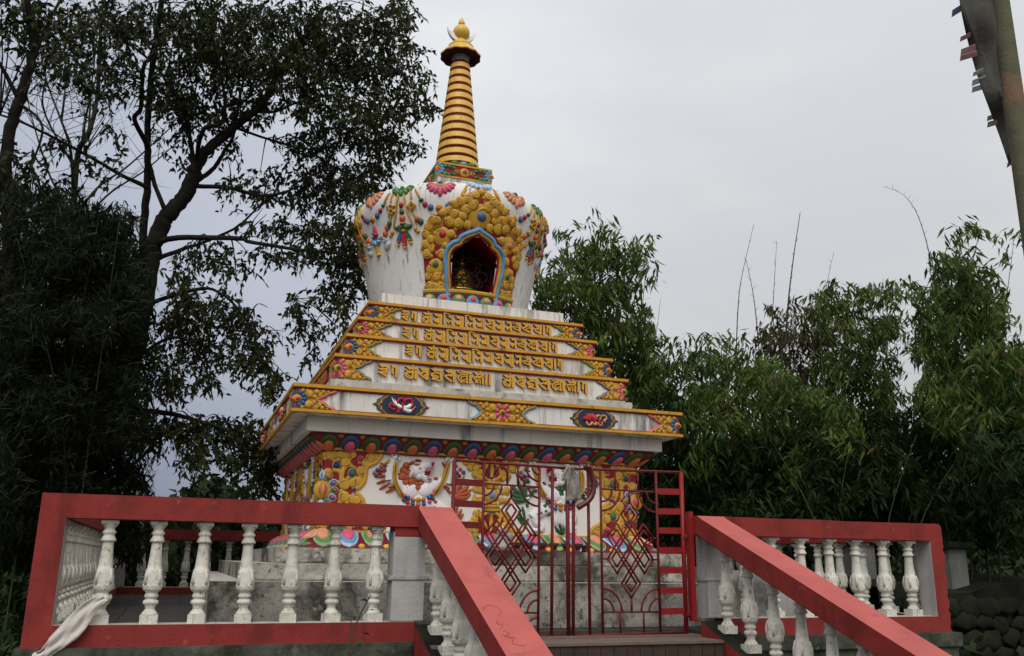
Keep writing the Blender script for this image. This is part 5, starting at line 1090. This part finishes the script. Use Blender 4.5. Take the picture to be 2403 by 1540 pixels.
# ================================================================== prayer flag on its pole
t = tag(empty('prayer_flag', (3.53, -4.11, GZ)), 'dark vertical prayer flag on a tall weathered pole at the right edge', 'prayer flag')
b = MB(); b.tube([(0, 0, z) for z in np.linspace(-.2, 7.5, 12)], [.058-.002*i for i in range(12)], 'pole_wood', 16); b.build('pole', t)
PO = Vector((3.53, -4.11, GZ))
edge = spline([(2215, -900), (2222, -600), (2232, -300), (2246, -60), (2262, 60), (2288, 165), (2318, 250), (2346, 325), (2366, 385)], 5)
vs = []; nc = 8
for k, (px, py) in enumerate(edge):
    e = Vector(at(px, py, 5.0+.05*math.sin(k*.6)))-PO; a = Vector((-.03, .0, e.z))
    for i in range(nc+1): q = i/nc; p = a.lerp(e, q); p += Vector((.35, -.94, 0))*(.03*math.sin(q*7+k*.35)*(q*(1-q)*3)); vs.append(tuple(p))
b = MB(); b.add(vs, [(j*(nc+1)+i, j*(nc+1)+i+1, (j+1)*(nc+1)+i+1, (j+1)*(nc+1)+i) for j in range(len(edge)-1) for i in range(nc)], 'flag_cloth')
o = b.build('flag_cloth', t); sol = o.modifiers.new('thick', 'SOLIDIFY'); sol.thickness = .004
for (px, py, w, h, m) in ((2254, 20, 16, 22, 'flag_blue'), (2276, 82, 18, 14, 'flag_pink'), (2288, 112, 26, 22, 'flag_pink'), (2292, 126, 30, 16, 'flag_pink'), (2306, 165, 18, 12, 'flag_grey'), (2312, 184, 24, 18, 'flag_grey'), (2320, 200, 30, 16, 'flag_grey'), (2350, 268, 26, 14, 'flag_khaki'), (2356, 282, 30, 16, 'flag_khaki'), (2378, 378, 12, 14, 'flag_blue')):
    w *= 1.35; P4 = [at(px, py-h*.4, 4.99), at(px, py+h*.35, 5.0), at(px-w, py+h*.6+8, 5.02), at(px-w+2, py-h*.1+6, 5.01)]
    b = MB(); b.add([tuple(Vector(p)-PO) for p in P4], [(0, 1, 2, 3)], m, False); o = b.build('ribbon', t); sol = o.modifiers.new('thick', 'SOLIDIFY'); sol.thickness = .003

# ================================================================== vegetation
def quads_object(name, V, m, parent=None, V2=None, m2=None):
    """V: (N, 4, 3) kite-shaped leaves; V2: the twigs they hang on"""
    n1 = len(V)
    if V2 is not None: V = np.concatenate([V, V2])
    n = len(V); me = bpy.data.meshes.new(name); me.vertices.add(n*4); me.vertices.foreach_set('co', V.reshape(-1).astype(np.float32))
    me.loops.add(n*4); me.loops.foreach_set('vertex_index', np.arange(n*4, dtype=np.int32)); me.polygons.add(n); me.polygons.foreach_set('loop_start', np.arange(0, n*4, 4, dtype=np.int32)); me.polygons.foreach_set('loop_total', np.full(n, 4, dtype=np.int32))
    me.materials.append(MATS[m])
    if V2 is not None: me.materials.append(MATS[m2]); me.polygons.foreach_set('material_index', (np.arange(n) >= n1).astype(np.int32))
    me.update(calc_edges=True); o = bpy.data.objects.new(name, me); COL.objects.link(o); o.parent = parent; return o
def unit(a): return a/np.maximum(1e-9, np.linalg.norm(a, axis=-1, keepdims=True))
def kites(base, d, length, width, curl=.12):
    n = len(base); d = unit(d); side_ = unit(np.cross(d, rng.normal(size=(n, 3))+np.array([0, 0, .6]))); nrm = np.cross(d, side_)
    l = length[:, None]; w = width[:, None]; mid = base+d*l*.42+nrm*l*curl*.5
    return np.stack([base, mid+side_*w, base+d*l-np.array([0, 0, 1.0])*l*curl, mid-side_*w], 1)
PXM = 2402*FOC
def ell(clumps, dens, dist, depth, jit=.9):
    """twig starting points in ellipsoids drawn over the picture's clumps, each with its own distance and depth"""
    out = []
    for c in clumps:
        cx, cy, rx, ry = c[:4]; dd = dist+(c[4] if len(c) > 4 else 0)+rng.uniform(-jit, jit); k = c[5] if len(c) > 5 else 1
        n = max(3, int(dens*k*rx*ry/1000)); p = rng.normal(size=(n, 3)); p = unit(p)*(rng.random((n, 1))**.42)
        C_ = at(cx, cy, dd); s = dd/PXM; D = unit(C_-CAM)
        out.append(C_+p[:, :1]*rx*s*rt2+p[:, 1:2]*ry*s*up2+p[:, 2:]*D*depth)
    return np.concatenate(out)
def twig_leaves(starts, per, spread, ll, lw, droop, down=.5):
    """leaves set along short drooping twigs; returns kites and twig segments"""
    n = len(starts); td = unit(rng.normal(size=(n, 3))*np.array([1, 1, .5])+np.array([0, 0, -down])); K = []; tl = spread*rng.uniform(.6, 1.3, (n, 1))
    for j in range(per):
        t = (j+rng.random((n, 1)))/per; b = starts+td*tl*t+np.array([0, 0, -1])*droop*(t**2)*tl; d = td*.7+rng.normal(size=(n, 3))*.75+np.array([0, 0, -down])
        K.append(kites(b, d, ll*rng.uniform(.65, 1.25, n), lw*rng.uniform(.7, 1.2, n)))
    return np.concatenate(K), starts, starts+td*tl+np.array([0, 0, -1])*droop*tl
def fan_leaves(starts, per, ll, lw, spread=.22):
    """bamboo: fans of narrow drooping blades at twig ends"""
    n = len(starts); az = rng.uniform(0, 2*math.pi, n); K = []
    main = np.stack([np.cos(az), np.sin(az), rng.uniform(-.9, .15, n)], 1); main = unit(main)
    for j in range(per):
        d = main*1.1+rng.normal(size=(n, 3))*np.array([.48, .48, .3])+np.array([0, 0, -.62]); K.append(kites(starts+rng.normal(size=(n, 3))*spread*.18-main*rng.random((n, 1))*spread*.5, d, ll*rng.uniform(.6, 1.2, n), lw*rng.uniform(.7, 1.2, n), .22))
    return np.concatenate(K), starts-main*spread*.7-np.array([0, 0, .02]), starts
def strips(a, b, w):
    """thin three-sided twigs as quads"""
    d = unit(b-a); s = unit(np.cross(d, np.array([.3, .2, .9])))*w; u = np.cross(d, s)
    P = [s, -.5*s+.87*u, -.5*s-.87*u]; out = []
    for i in range(3): q, r_ = P[i], P[(i+1) % 3]; out.append(np.stack([a+q, a+r_, b+r_*.5, b+q*.5], 1))
    return np.concatenate(out)
def limb(mb, pts, r0, r1, m, wob=.03, dist=None, k=6):
    P = [tuple(at(*p)) for p in pts]; S = spline(P, k); n = len(S); rq = random.Random(int(pts[0][0]*7+pts[0][1]))
    S = [(x+rq.uniform(-wob, wob)*r0*4, y+rq.uniform(-wob, wob)*r0*4, z+rq.uniform(-wob, wob)*r0*2) for x, y, z in S]
    mb.tube(S, [r0+(r1-r0)*(i/(n-1))**.8 for i in range(n)], m, 8 if r0 > .03 else 5); return [np.array(p) for p in S]
def side_shoots(mb, S, n, L_, r, m, rq, upw=.2):
    for i in range(n):
        p = S[rq.randrange(len(S)//4, len(S))]; a = Vector(p); d = Vector((rq.uniform(-1, 1), rq.uniform(-1, 1), rq.uniform(-.6, .9)+upw)).normalized(); q = [a]
        for j in range(4): d = (d+Vector((rq.uniform(-.35, .35), rq.uniform(-.35, .35), rq.uniform(-.15, .35)))).normalized(); q.append(q[-1]+d*L_*rq.uniform(.15, .35))
        mb.tube(q, [r*(1-.2*j) for j in range(5)], m, 4)
# ---- the big tree left of the stupa
D0 = 13.0
t = tag(empty('broadleaf_tree', tuple(at(197, 1160, 12.6))), 'large dark broadleaf tree with spreading limbs left of the stupa', 'tree')
root = np.array(t.location)
b = MB(); LM = []
def lm(pts, r0, r1, **k):
    S = limb(b, [(p[0], p[1], D0+(p[2] if len(p) > 2 else 0)) for p in pts], r0, r1, 'bark', **k); LM.extend(S); return S
lm([(190, 1190, -.3), (197, 1153, -.3), (214, 1097, -.3), (240, 969, -.3), (274, 905, -.2), (309, 840, -.2), (343, 686, -.1), (357, 590), (380, 525), (407, 490), (442, 446), (459, 394)], .17, .098)
lm([(459, 394), (481, 359), (525, 319), (551, 297), (586, 271), (621, 236), (647, 184), (682, 131), (717, 90), (760, 20, .2)], .085, .030)
lm([(337, 690, .2), (337, 540, .2), (346, 435, .3), (347, 368, .3), (347, 281, .4), (354, 193, .4), (365, 105, .4), (380, 10, .4), (400, -80, .5)], .062, .030)
lm([(347, 344, .3), (316, 281, .1), (330, 253, 0), (337, 158, -.2), (354, 130, -.2), (372, 40, -.3), (380, -50, -.3)], .036, .018)
lm([(393, 505), (382, 481), (365, 439, .2), (351, 386, .3)], .035, .028)
lm([(459, 437), (542, 442, -.4), (608, 459, -.7), (673, 450, -.9), (695, 429, -.9), (760, 400, -1)], .032, .012)
lm([(370, 570), (420, 558, -.3), (560, 560, -.7), (586, 568, -.8), (700, 586, -1), (809, 599, -1.2), (850, 640, -1.2)], .045, .012)
lm([(372, 606), (437, 582, .3), (481, 568, .5), (560, 530, .7), (620, 470, .8)], .036, .012)
lm([(464, 424), (503, 394, .3), (529, 350, .5), (547, 319, .6), (560, 240, .8), (580, 150, .9)], .036, .016)
lm([(455, 390), (442, 306, .4), (429, 245, .5), (402, 210, .6), (360, 150, .8), (300, 100, .9)], .036, .014)
lm([(460, 380), (477, 306, -.5), (525, 280, -.6), (520, 180, -.8), (490, 60, -1)], .034, .014)
lm([(638, 210), (700, 205, -.5), (765, 184, -.8), (860, 160, -1), (930, 170, -1)], .024, .008)
lm([(600, 262), (647, 262, .5), (700, 240, .7), (787, 223, .9), (900, 250, 1.1), (985, 245, 1.1)], .026, .008)
lm([(640, 200), (700, 140, .6), (790, 90, 1), (880, 50, 1)], .026, .010)
lm([(551, 300), (640, 330, .4), (720, 350, .8), (830, 340, 1), (920, 330, 1)], .022, .007)
lm([(274, 960), (386, 969, -.6), (472, 990, -.9), (536, 1012, -1.1), (600, 1050, -1.2)], .045, .012)
lm([(330, 720), (420, 690, -.5), (500, 680, -.8), (570, 740, -1), (620, 850, -1.1)], .035, .008)
lm([(346, 441), (281, 409, -.3), (197, 361, -.6), (130, 326, -.8), (60, 291, -1), (0, 270, -1)], .030, .012)
lm([(300, 860), (380, 800, -.6), (440, 800, -.9), (480, 860, -1), (500, 940, -1)], .030, .008)
lm([(809, 599, -1.2), (790, 680, -1.2), (740, 760, -1.2), (725, 830, -1.2)], .010, .004)
CR = [(250, 60, 90, 70), (330, 40, 80, 60), (430, 60, 90, 70), (520, 50, 90, 70), (620, 50, 100, 60), (720, 60, 100, 70), (820, 70, 95, 70), (900, 55, 65, 55), (945, 25, 40, 35), (560, 150, 90, 60), (680, 150, 110, 70), (800, 150, 105, 60), (895, 160, 75, 60), (960, 115, 45, 45, 0, .7), (985, 190, 35, 35, 0, .6),
      (460, 140, 80, 60), (420, 230, 60, 55), (480, 250, 75, 55), (600, 235, 80, 45), (740, 230, 80, 50), (860, 240, 95, 50), (955, 250, 60, 45), (1005, 248, 28, 22, 0, .5), (800, 310, 95, 50), (895, 320, 75, 50), (955, 335, 40, 35, 0, .6), (700, 330, 70, 30, 0, .7), (540, 330, 45, 35, 0, .5), (440, 330, 30, 60, 0, .5),
      (880, 385, 60, 30, 0, .8), (820, 400, 65, 35), (740, 390, 55, 40), (650, 400, 55, 22, 0, .6), (560, 430, 60, 25, -.3, .5), (640, 455, 80, 22, -.6, .6), (740, 450, 75, 35, -.8), (830, 445, 70, 30, -.8), (893, 428, 38, 20, -.9, .7), (600, 520, 50, 18, -.5, .5), (700, 530, 90, 28, -.8, .7), (785, 520, 60, 35, -1, .8), (640, 590, 60, 22, -.9, .6), (730, 590, 80, 26, -1, .8), (805, 605, 55, 45, -1.1), (838, 655, 32, 35, -1.2), (770, 680, 40, 35, -1.2, .7), (812, 705, 24, 30, -1.2, .7), (835, 560, 25, 60, -1, .8),
      (690, 700, 16, 35, -1.2, .6), (712, 745, 18, 50, -1.2, .8), (742, 800, 12, 40, -1.2, .8), (720, 825, 10, 22, -1.2, .7), (650, 790, 25, 16, -1.1, .5), (792, 760, 14, 40, -1.2, .7), (480, 585, 75, 35, -.4, .5), (540, 625, 60, 30, -.6, .5), (430, 640, 50, 45, -.3, .6), (450, 720, 50, 50, -.5, .8), (520, 720, 55, 45, -.8, .7), (575, 760, 50, 45, -1, .8), (600, 830, 45, 45, -1.1, .8), (640, 880, 32, 40, -1.1, .8), (655, 930, 16, 22, -1.1, .7), (560, 830, 45, 45, -1, .6), (475, 800, 55, 55, -.9, .8), (410, 760, 45, 60, -.5, .9), (395, 870, 50, 70, -.4, .9), (480, 880, 40, 45, -1, .5), (590, 1000, 40, 30, -1.1, .7), (520, 1000, 60, 30, -1, .8), (440, 1000, 60, 35, -.8, .9), (360, 1000, 50, 50, -.6), (570, 1060, 60, 40, -1.1, .8), (620, 1110, 40, 50, -1.2, 1), (470, 1060, 60, 35, -.9, .6), (640, 1060, 25, 40, -1.2, 1),
      (60, 40, 60, 50, -.8, .5), (240, 160, 60, 50, -.4, .6), (300, 170, 40, 45, 0, .6), (260, 230, 40, 25, -.5, .5), (215, 205, 30, 25, -.6, .5), (300, 245, 30, 30, -.3, .4), (240, 295, 45, 20, -.6, .3), (160, 330, 50, 25, -.8, .4), (385, 200, 30, 90, .2, .7), (375, 320, 20, 30, .3, .3)]
b.add([], [], 'bark')
rq = random.Random(21)
LMa = np.array(LM)
for c in CR:
    if c[0] < 330 and c[1] < 340: pass
    C_ = at(c[0], c[1], D0+(c[4] if len(c) > 4 else 0)); i = np.argmin(np.linalg.norm(LMa-C_, axis=1)); a = LMa[i]
    for k in range(3):
        e = C_+np.array([rq.uniform(-.3, .3), rq.uniform(-.3, .3), rq.uniform(-.25, .25)])*min(1, c[2]/60); m1 = (a*.6+e*.4)+np.array([0, 0, .08+rq.uniform(-.1, .1)])
        b.tube(spline([tuple(a), tuple(m1), tuple(e)], 4), [.012, .011, .010, .009, .008, .007, .006, .005, .004], 'bark', 4)
b.v = [(x-root[0], y-root[1], z-root[2]) for x, y, z in b.v]; b.build('trunk', t)
CR2 = [(*c[:4], c[4] if len(c) > 4 else 0, (c[5] if len(c) > 5 else 1)*(1.35 if c[1] > 940 else .8 if c[1] < 420 else 1)) for c in CR]
st_ = ell(CR2, 24.0, D0, .75); K, a_, e_ = twig_leaves(st_, 8, .21, .086, .0200, .35, .65)
st2 = ell([c for c in CR2 if c[0] > 330], 7, D0+1.2, .5); K2, a2, e2 = twig_leaves(st2, 6, .22, .105, .024, .35, .6)
quads_object('crown', np.concatenate([K, K2])-root, 'tree_leaf', t, strips(a_, e_, .0035)-root, 'bark')
# ---- the second tree at the left edge and the bare one between
t = tag(empty('broadleaf_tree', tuple(at(30, 1150, 11.5))), 'slim leafy tree at the left edge rising behind the bamboo', 'tree'); root = np.array(t.location); b = MB(); D1 = 11.6
S_ = limb(b, [(30, 1160, D1), (30, 900, D1), (22, 600, D1), (14, 400, D1), (26, 298, D1), (53, 217, D1), (74, 140, D1), (84, 91, D1), (67, 21, D1), (60, -80, D1)], .10, .03, 'bark'); limb(b, [(42, 230, D1), (0, 151, D1), (-40, 90, D1)], .03, .015, 'bark'); limb(b, [(74, 150, D1), (110, 60, D1+.4), (160, -30, D1+.5)], .03, .014, 'bark'); limb(b, [(40, 240, D1), (100, 300, D1-.3), (60, 420, D1-.4)], .02, .01, 'bark')
side_shoots(b, S_, 26, .8, .008, 'bark', random.Random(8)); b.v = [(x-root[0], y-root[1], z-root[2]) for x, y, z in b.v]; b.build('trunk', t)
C1 = [(60, 30, 50, 45, 0, .8), (110, 95, 45, 45), (150, 140, 50, 40), (95, 130, 40, 40, 0, .8), (130, 30, 60, 40, 0, .8), (185, 175, 35, 25, 0, .7), (15, 55, 22, 30, 0, .5), (35, 90, 30, 25, 0, .6), (75, 180, 30, 20, 0, .5), (200, 60, 50, 50, .4, .8), (60, 400, 60, 50, 0, .8), (20, 330, 30, 20, 0, .5), (110, 420, 50, 40, 0, .6), (230, 390, 60, 40, .3, .5), (290, 310, 30, 30, .4, .3)]
K, a_, e_ = twig_leaves(ell(C1, 16, D1, .6), 6, .2, .095, .021, .3, .6); quads_object('crown', K-root, 'tree_leaf', t, strips(a_, e_, .0035)-root, 'bark')
t = tag(empty('bare_tree', tuple(at(150, 1150, 15))), 'leafless grey tree of thin upright stems behind the big tree', 'tree'); root = np.array(t.location); b = MB(); D2 = 15.0; rq = random.Random(17)
for pts, r0 in (([(150, 1160), (165, 700), (179, 386), (207, 316), (228, 228), (233, 123), (236, 60)], .06), ([(172, 440), (165, 350), (144, 284), (109, 190), (95, 120)], .028), ([(144, 284), (151, 228), (154, 168), (150, 110)], .02), ([(207, 316), (212, 240), (216, 190), (222, 120), (205, 60)], .018), ([(185, 370), (205, 260), (214, 225), (235, 150), (260, 90)], .02), ([(179, 400), (120, 300), (100, 240), (108, 180)], .022), ([(165, 500), (120, 420), (90, 330), (70, 260)], .022), ([(165, 520), (230, 440), (300, 390), (400, 300)], .026), ([(165, 560), (250, 460), (340, 400), (420, 330)], .022), ([(60, 290), (20, 260), (-20, 200)], .012), ([(228, 228), (270, 190), (310, 175)], .012), ([(144, 284), (200, 268), (235, 235)], .009), ([(150, 330), (60, 260), (10, 215)], .012)):
    S_ = limb(b, [(x, y, D2+rq.uniform(-.3, .3)) for x, y in pts], r0, r0*.35, 'grey_bark', wob=.02); side_shoots(b, S_, 12, 1.0, .006, 'grey_bark', rq, .4)
b.v = [(x-root[0], y-root[1], z-root[2]) for x, y, z in b.v]; b.build('trunk', t)

# ---- bamboo
def bamboo(label, foot, culms, clumps, dist, dens, m='bamboo_leaf', per=6, ll=.165, lw=.0185, depth=.7, grp='bamboo clumps round the terrace', seed=1, dry=.06, back=0):
    t = tag(empty('bamboo_clump', tuple(foot)), label, 'bamboo', grp); root = np.array(t.location); b = MB(); rq = random.Random(seed)
    for (cx, cy, r) in culms:
        top = at(cx, cy, dist+rq.uniform(-.6, .6)); base = root+np.array([rq.uniform(-.5, .5), rq.uniform(-.4, .4), -.1]); mid = base*.45+top*.55+np.array([0, 0, .35]); mid[:2] = base[:2]*.62+top[:2]*.38
        S_ = spline([tuple(base), tuple(base*.7+mid*.3), tuple(mid), tuple(top)], 7); b.tube([tuple(np.array(p)-root) for p in S_], [r*(1-.85*i/(len(S_)-1)) for i in range(len(S_))], 'culm', 6)
    b.build('culms', t)
    st_ = np.concatenate([ell(clumps, dens*1.8, dist, depth), ell([c for c in clumps if (c[5] if len(c) > 5 else 1) > .62], dens*1.5, dist+1.0, depth)]); K, a_, e_ = fan_leaves(st_, per, ll, lw)
    if back: sb = ell(clumps, back, dist+1.6, .6); K = np.concatenate([K, fan_leaves(sb, 5, ll*1.8, lw*2.4)[0]])
    nd = int(len(st_)*dry)
    quads_object('foliage', K-root, m, t, strips(a_, e_, .0022)-root, 'culm')
    if nd: K, a_, e_ = fan_leaves(st_[rng.permutation(len(st_))[:nd]], per, ll*.9, lw); quads_object('dry_leaves', K-root, 'bamboo_dry', t)
    return t
def foot(px, dist): p = at(px, 1180, dist); p[2] = terrain_h(p[0], p[1]); return p
bamboo('tall feathery bamboo rising just right of the dome', foot(1420, 12.5), [(1380, 520, .022), (1480, 560, .02), (1330, 560, .018), (1520, 600, .018), (1430, 620, .02), (1550, 700, .016), (1300, 640, .016)],
       [(1385, 515, 35, 22, 0, .35), (1330, 540, 40, 22, 0, .35), (1440, 545, 45, 25, 0, .5), (1500, 575, 45, 30, 0, .55), (1310, 600, 35, 30, 0, .5), (1390, 600, 70, 45, 0, .8), (1470, 620, 55, 45, 0, .7), (1535, 610, 20, 30, 0, .3), (1520, 660, 25, 25, 0, .3), (1290, 660, 35, 35, 0, .7), (1350, 670, 60, 45), (1440, 690, 65, 45), (1500, 730, 35, 30, 0, .6), (1300, 715, 40, 30), (1380, 740, 60, 40), (1450, 770, 70, 50), (1520, 800, 40, 50, 0, .9), (1400, 820, 60, 60), (1480, 860, 70, 60), (1540, 880, 50, 60), (1520, 930, 60, 60), (1270, 690, 20, 40), (1260, 640, 10, 30, 0, .5)], 12.5, 9.5, seed=2)
bamboo('middle bamboo with arching tops right of the tiers', foot(1720, 13), [(1640, 820, .018), (1720, 800, .02), (1800, 850, .02), (1900, 900, .02), (1600, 880, .018)],
       [(1640, 800, 45, 20, 0, .5), (1700, 800, 50, 22, 0, .6), (1580, 820, 30, 30, 0, .6), (1620, 850, 60, 35, 0, .9), (1700, 860, 80, 40), (1790, 880, 70, 45), (1640, 920, 70, 45), (1730, 940, 90, 50), (1840, 930, 80, 50), (1930, 960, 70, 50), (1680, 1000, 90, 50), (1790, 1010, 90, 50), (1900, 1020, 90, 60), (1980, 1020, 50, 60), (1600, 980, 40, 50), (1660, 1080, 70, 60), (1760, 1100, 70, 60), (1880, 1110, 70, 60)], 13, 8.0, seed=3, dry=.07)
bamboo('brownish sparse bamboo at the foot of the bare shoots', foot(1840, 15), [(1840, 740, .02), (1880, 760, .02), (1800, 780, .016)], [(1830, 745, 40, 35, 0, .7), (1870, 720, 35, 35, 0, .5), (1850, 800, 60, 45), (1800, 800, 40, 40, 0, .8), (1850, 870, 70, 40), (1910, 820, 40, 50)], 15, 8, 'bamboo_dry', seed=4, dry=0)
bamboo('broad pale green bamboo right of the bare shoots', foot(2000, 15), [(1960, 670, .022), (2050, 660, .022), (1920, 720, .02), (2080, 720, .02)],
       [(1950, 672, 40, 20, 0, .6), (1910, 710, 45, 28, 0, .8), (1985, 710, 55, 40), (2050, 690, 50, 35, 0, .9), (2100, 690, 30, 35, 0, .7), (1930, 770, 60, 45), (2010, 780, 70, 50), (2080, 770, 50, 50), (1970, 850, 80, 50), (2050, 860, 70, 50), (1940, 900, 60, 50), (2030, 930, 70, 50), (2090, 950, 40, 60, 0, .8), (2010, 1000, 70, 50)], 15, 8.5, seed=5)
bamboo('tall dense bamboo with an arching plume near the prayer flag', foot(2250, 13), [(2250, 580, .024), (2300, 530, .02), (2380, 550, .018), (2200, 650, .022), (2330, 700, .022), (2270, 700, .022)],
       [(2260, 590, 30, 25, 0, .6), (2240, 560, 25, 15, 0, .4), (2290, 535, 35, 18, 0, .6), (2350, 545, 40, 15, 0, .45), (2395, 560, 30, 12, 0, .4), (2215, 625, 40, 28, 0, .8), (2270, 640, 50, 35, 0, .9), (2340, 640, 40, 25, 0, .35), (2360, 600, 25, 15, 0, .25), (2180, 680, 45, 35, 0, .8), (2250, 700, 65, 45), (2320, 700, 45, 40, 0, .7), (2200, 750, 60, 40), (2280, 770, 80, 45), (2350, 750, 40, 35, 0, .6), (2170, 820, 50, 45, 0, .9), (2250, 840, 80, 50), (2340, 840, 70, 50), (2300, 910, 90, 50), (2210, 920, 60, 50), (2390, 880, 50, 60), (2160, 930, 30, 50, 0, .6), (2370, 950, 60, 60), (2260, 980, 90, 60)], 13, 9.0, seed=6)
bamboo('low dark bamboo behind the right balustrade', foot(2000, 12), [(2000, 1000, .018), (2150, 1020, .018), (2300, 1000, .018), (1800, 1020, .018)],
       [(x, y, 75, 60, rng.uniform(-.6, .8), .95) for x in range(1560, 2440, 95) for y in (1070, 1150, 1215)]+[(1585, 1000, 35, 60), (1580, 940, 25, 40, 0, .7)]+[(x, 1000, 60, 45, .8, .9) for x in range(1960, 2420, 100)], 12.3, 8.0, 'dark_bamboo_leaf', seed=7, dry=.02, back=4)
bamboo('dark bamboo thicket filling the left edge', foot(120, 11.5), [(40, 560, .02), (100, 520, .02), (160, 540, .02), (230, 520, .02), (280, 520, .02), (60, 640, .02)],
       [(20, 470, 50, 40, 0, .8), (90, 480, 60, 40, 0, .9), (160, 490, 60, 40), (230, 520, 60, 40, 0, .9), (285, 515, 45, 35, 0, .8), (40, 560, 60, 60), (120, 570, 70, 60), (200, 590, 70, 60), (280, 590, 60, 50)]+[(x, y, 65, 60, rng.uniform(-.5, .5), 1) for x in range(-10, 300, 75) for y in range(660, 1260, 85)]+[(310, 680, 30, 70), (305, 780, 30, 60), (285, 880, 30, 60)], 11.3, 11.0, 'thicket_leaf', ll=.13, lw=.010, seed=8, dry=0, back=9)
for i, (pts, r0, lab) in enumerate((([(1732, 900), (1728, 805), (1733, 700), (1742, 640), (1768, 527)], .013, 'thin bare bamboo shoot leaning right, leftmost of the bare shoots'), ([(1785, 900), (1781, 830), (1773, 740), (1765, 680), (1750, 610)], .014, 'bare bamboo shoot leaning left across its thin neighbour'), ([(1800, 900), (1805, 815), (1813, 720), (1817, 650), (1822, 565)], .011, 'straight thin bare bamboo shoot left of the thickest shoot'), ([(1835, 900), (1843, 800), (1850, 700), (1862, 600), (1877, 500)], .022, 'thickest and tallest of the bare bamboo shoots'), ([(1925, 800), (1935, 700), (1945, 640), (1957, 590)], .008, 'short hair thin bare bamboo shoot right of the thickest one'), ([(2195, 680), (2183, 610), (2165, 540), (2145, 490), (2115, 455), (2070, 437)], .009, 'bare bamboo shoot bent over in a long arc to the left'))):
    D_ = 14.2; p0 = at(pts[0][0], pts[0][1], D_); gb_ = np.array([p0[0], p0[1], terrain_h(p0[0], p0[1])]); t = tag(empty('bamboo_shoot', tuple(gb_)), lab, 'bamboo shoot', 'bare bamboo shoots against the sky')
    S_ = spline([(0, 0, 0)]+[tuple(at(x, y, D_)-gb_) for x, y in pts], 7); b = MB(); n = len(S_); b.tube(S_, [r0*(1-.8*k/(n-1)) for k in range(n)], 'culm', 6); rq = random.Random(i)
    for k in range(10, n-1, 2):
        p = Vector(S_[k]); b.tube([p, p+Vector((rq.uniform(-.06, .06), rq.uniform(-.06, .06), .07))], [r0*.3, .001], 'culm', 4)
    b.build('culm', t)
# undergrowth and the wood beyond, each one mass
def mass(name, pts_fn, n, ll, lw, m, label=None):
    P = pts_fn(n); K, a_, e_ = twig_leaves(P, 5, .3, ll, lw, .3, .4); return tag(quads_object(name, K, m), kind='stuff')
def wood(n):
    x = np.concatenate([rng.uniform(-16, 3, n//2), rng.uniform(7.5, 30, n-n//2)]); y = rng.uniform(9.3, 16, n); h = np.where(x < -2.2, 3.2+.6*np.sin(x*1.7), np.where(x < 3, 2.5+.5*np.sin(x*2.3), 3.5))*rng.random(n)**.8
    return np.stack([x, y, GZ+.2+h], 1)
mass('woodland', wood, 22000, .26, .06, 'under_leaf')
def under(n):
    x = rng.uniform(-7, 16, n); y = np.where(rng.random(n) < .5, rng.uniform(8.7, 10.5, n), rng.uniform(-1, 9, n)); x = np.where(y < 8.6, np.where(x < 3, rng.uniform(-5, -1.0, n), rng.uniform(7.6, 14, n)), x)
    z = np.array([terrain_h(a, c) for a, c in zip(x, y)])+rng.random(n)**1.5*np.where(y > 8.6, 1.7, 1.0); return np.stack([x, y, z], 1)
mass('undergrowth', under, 9000, .17, .04, 'under_leaf')
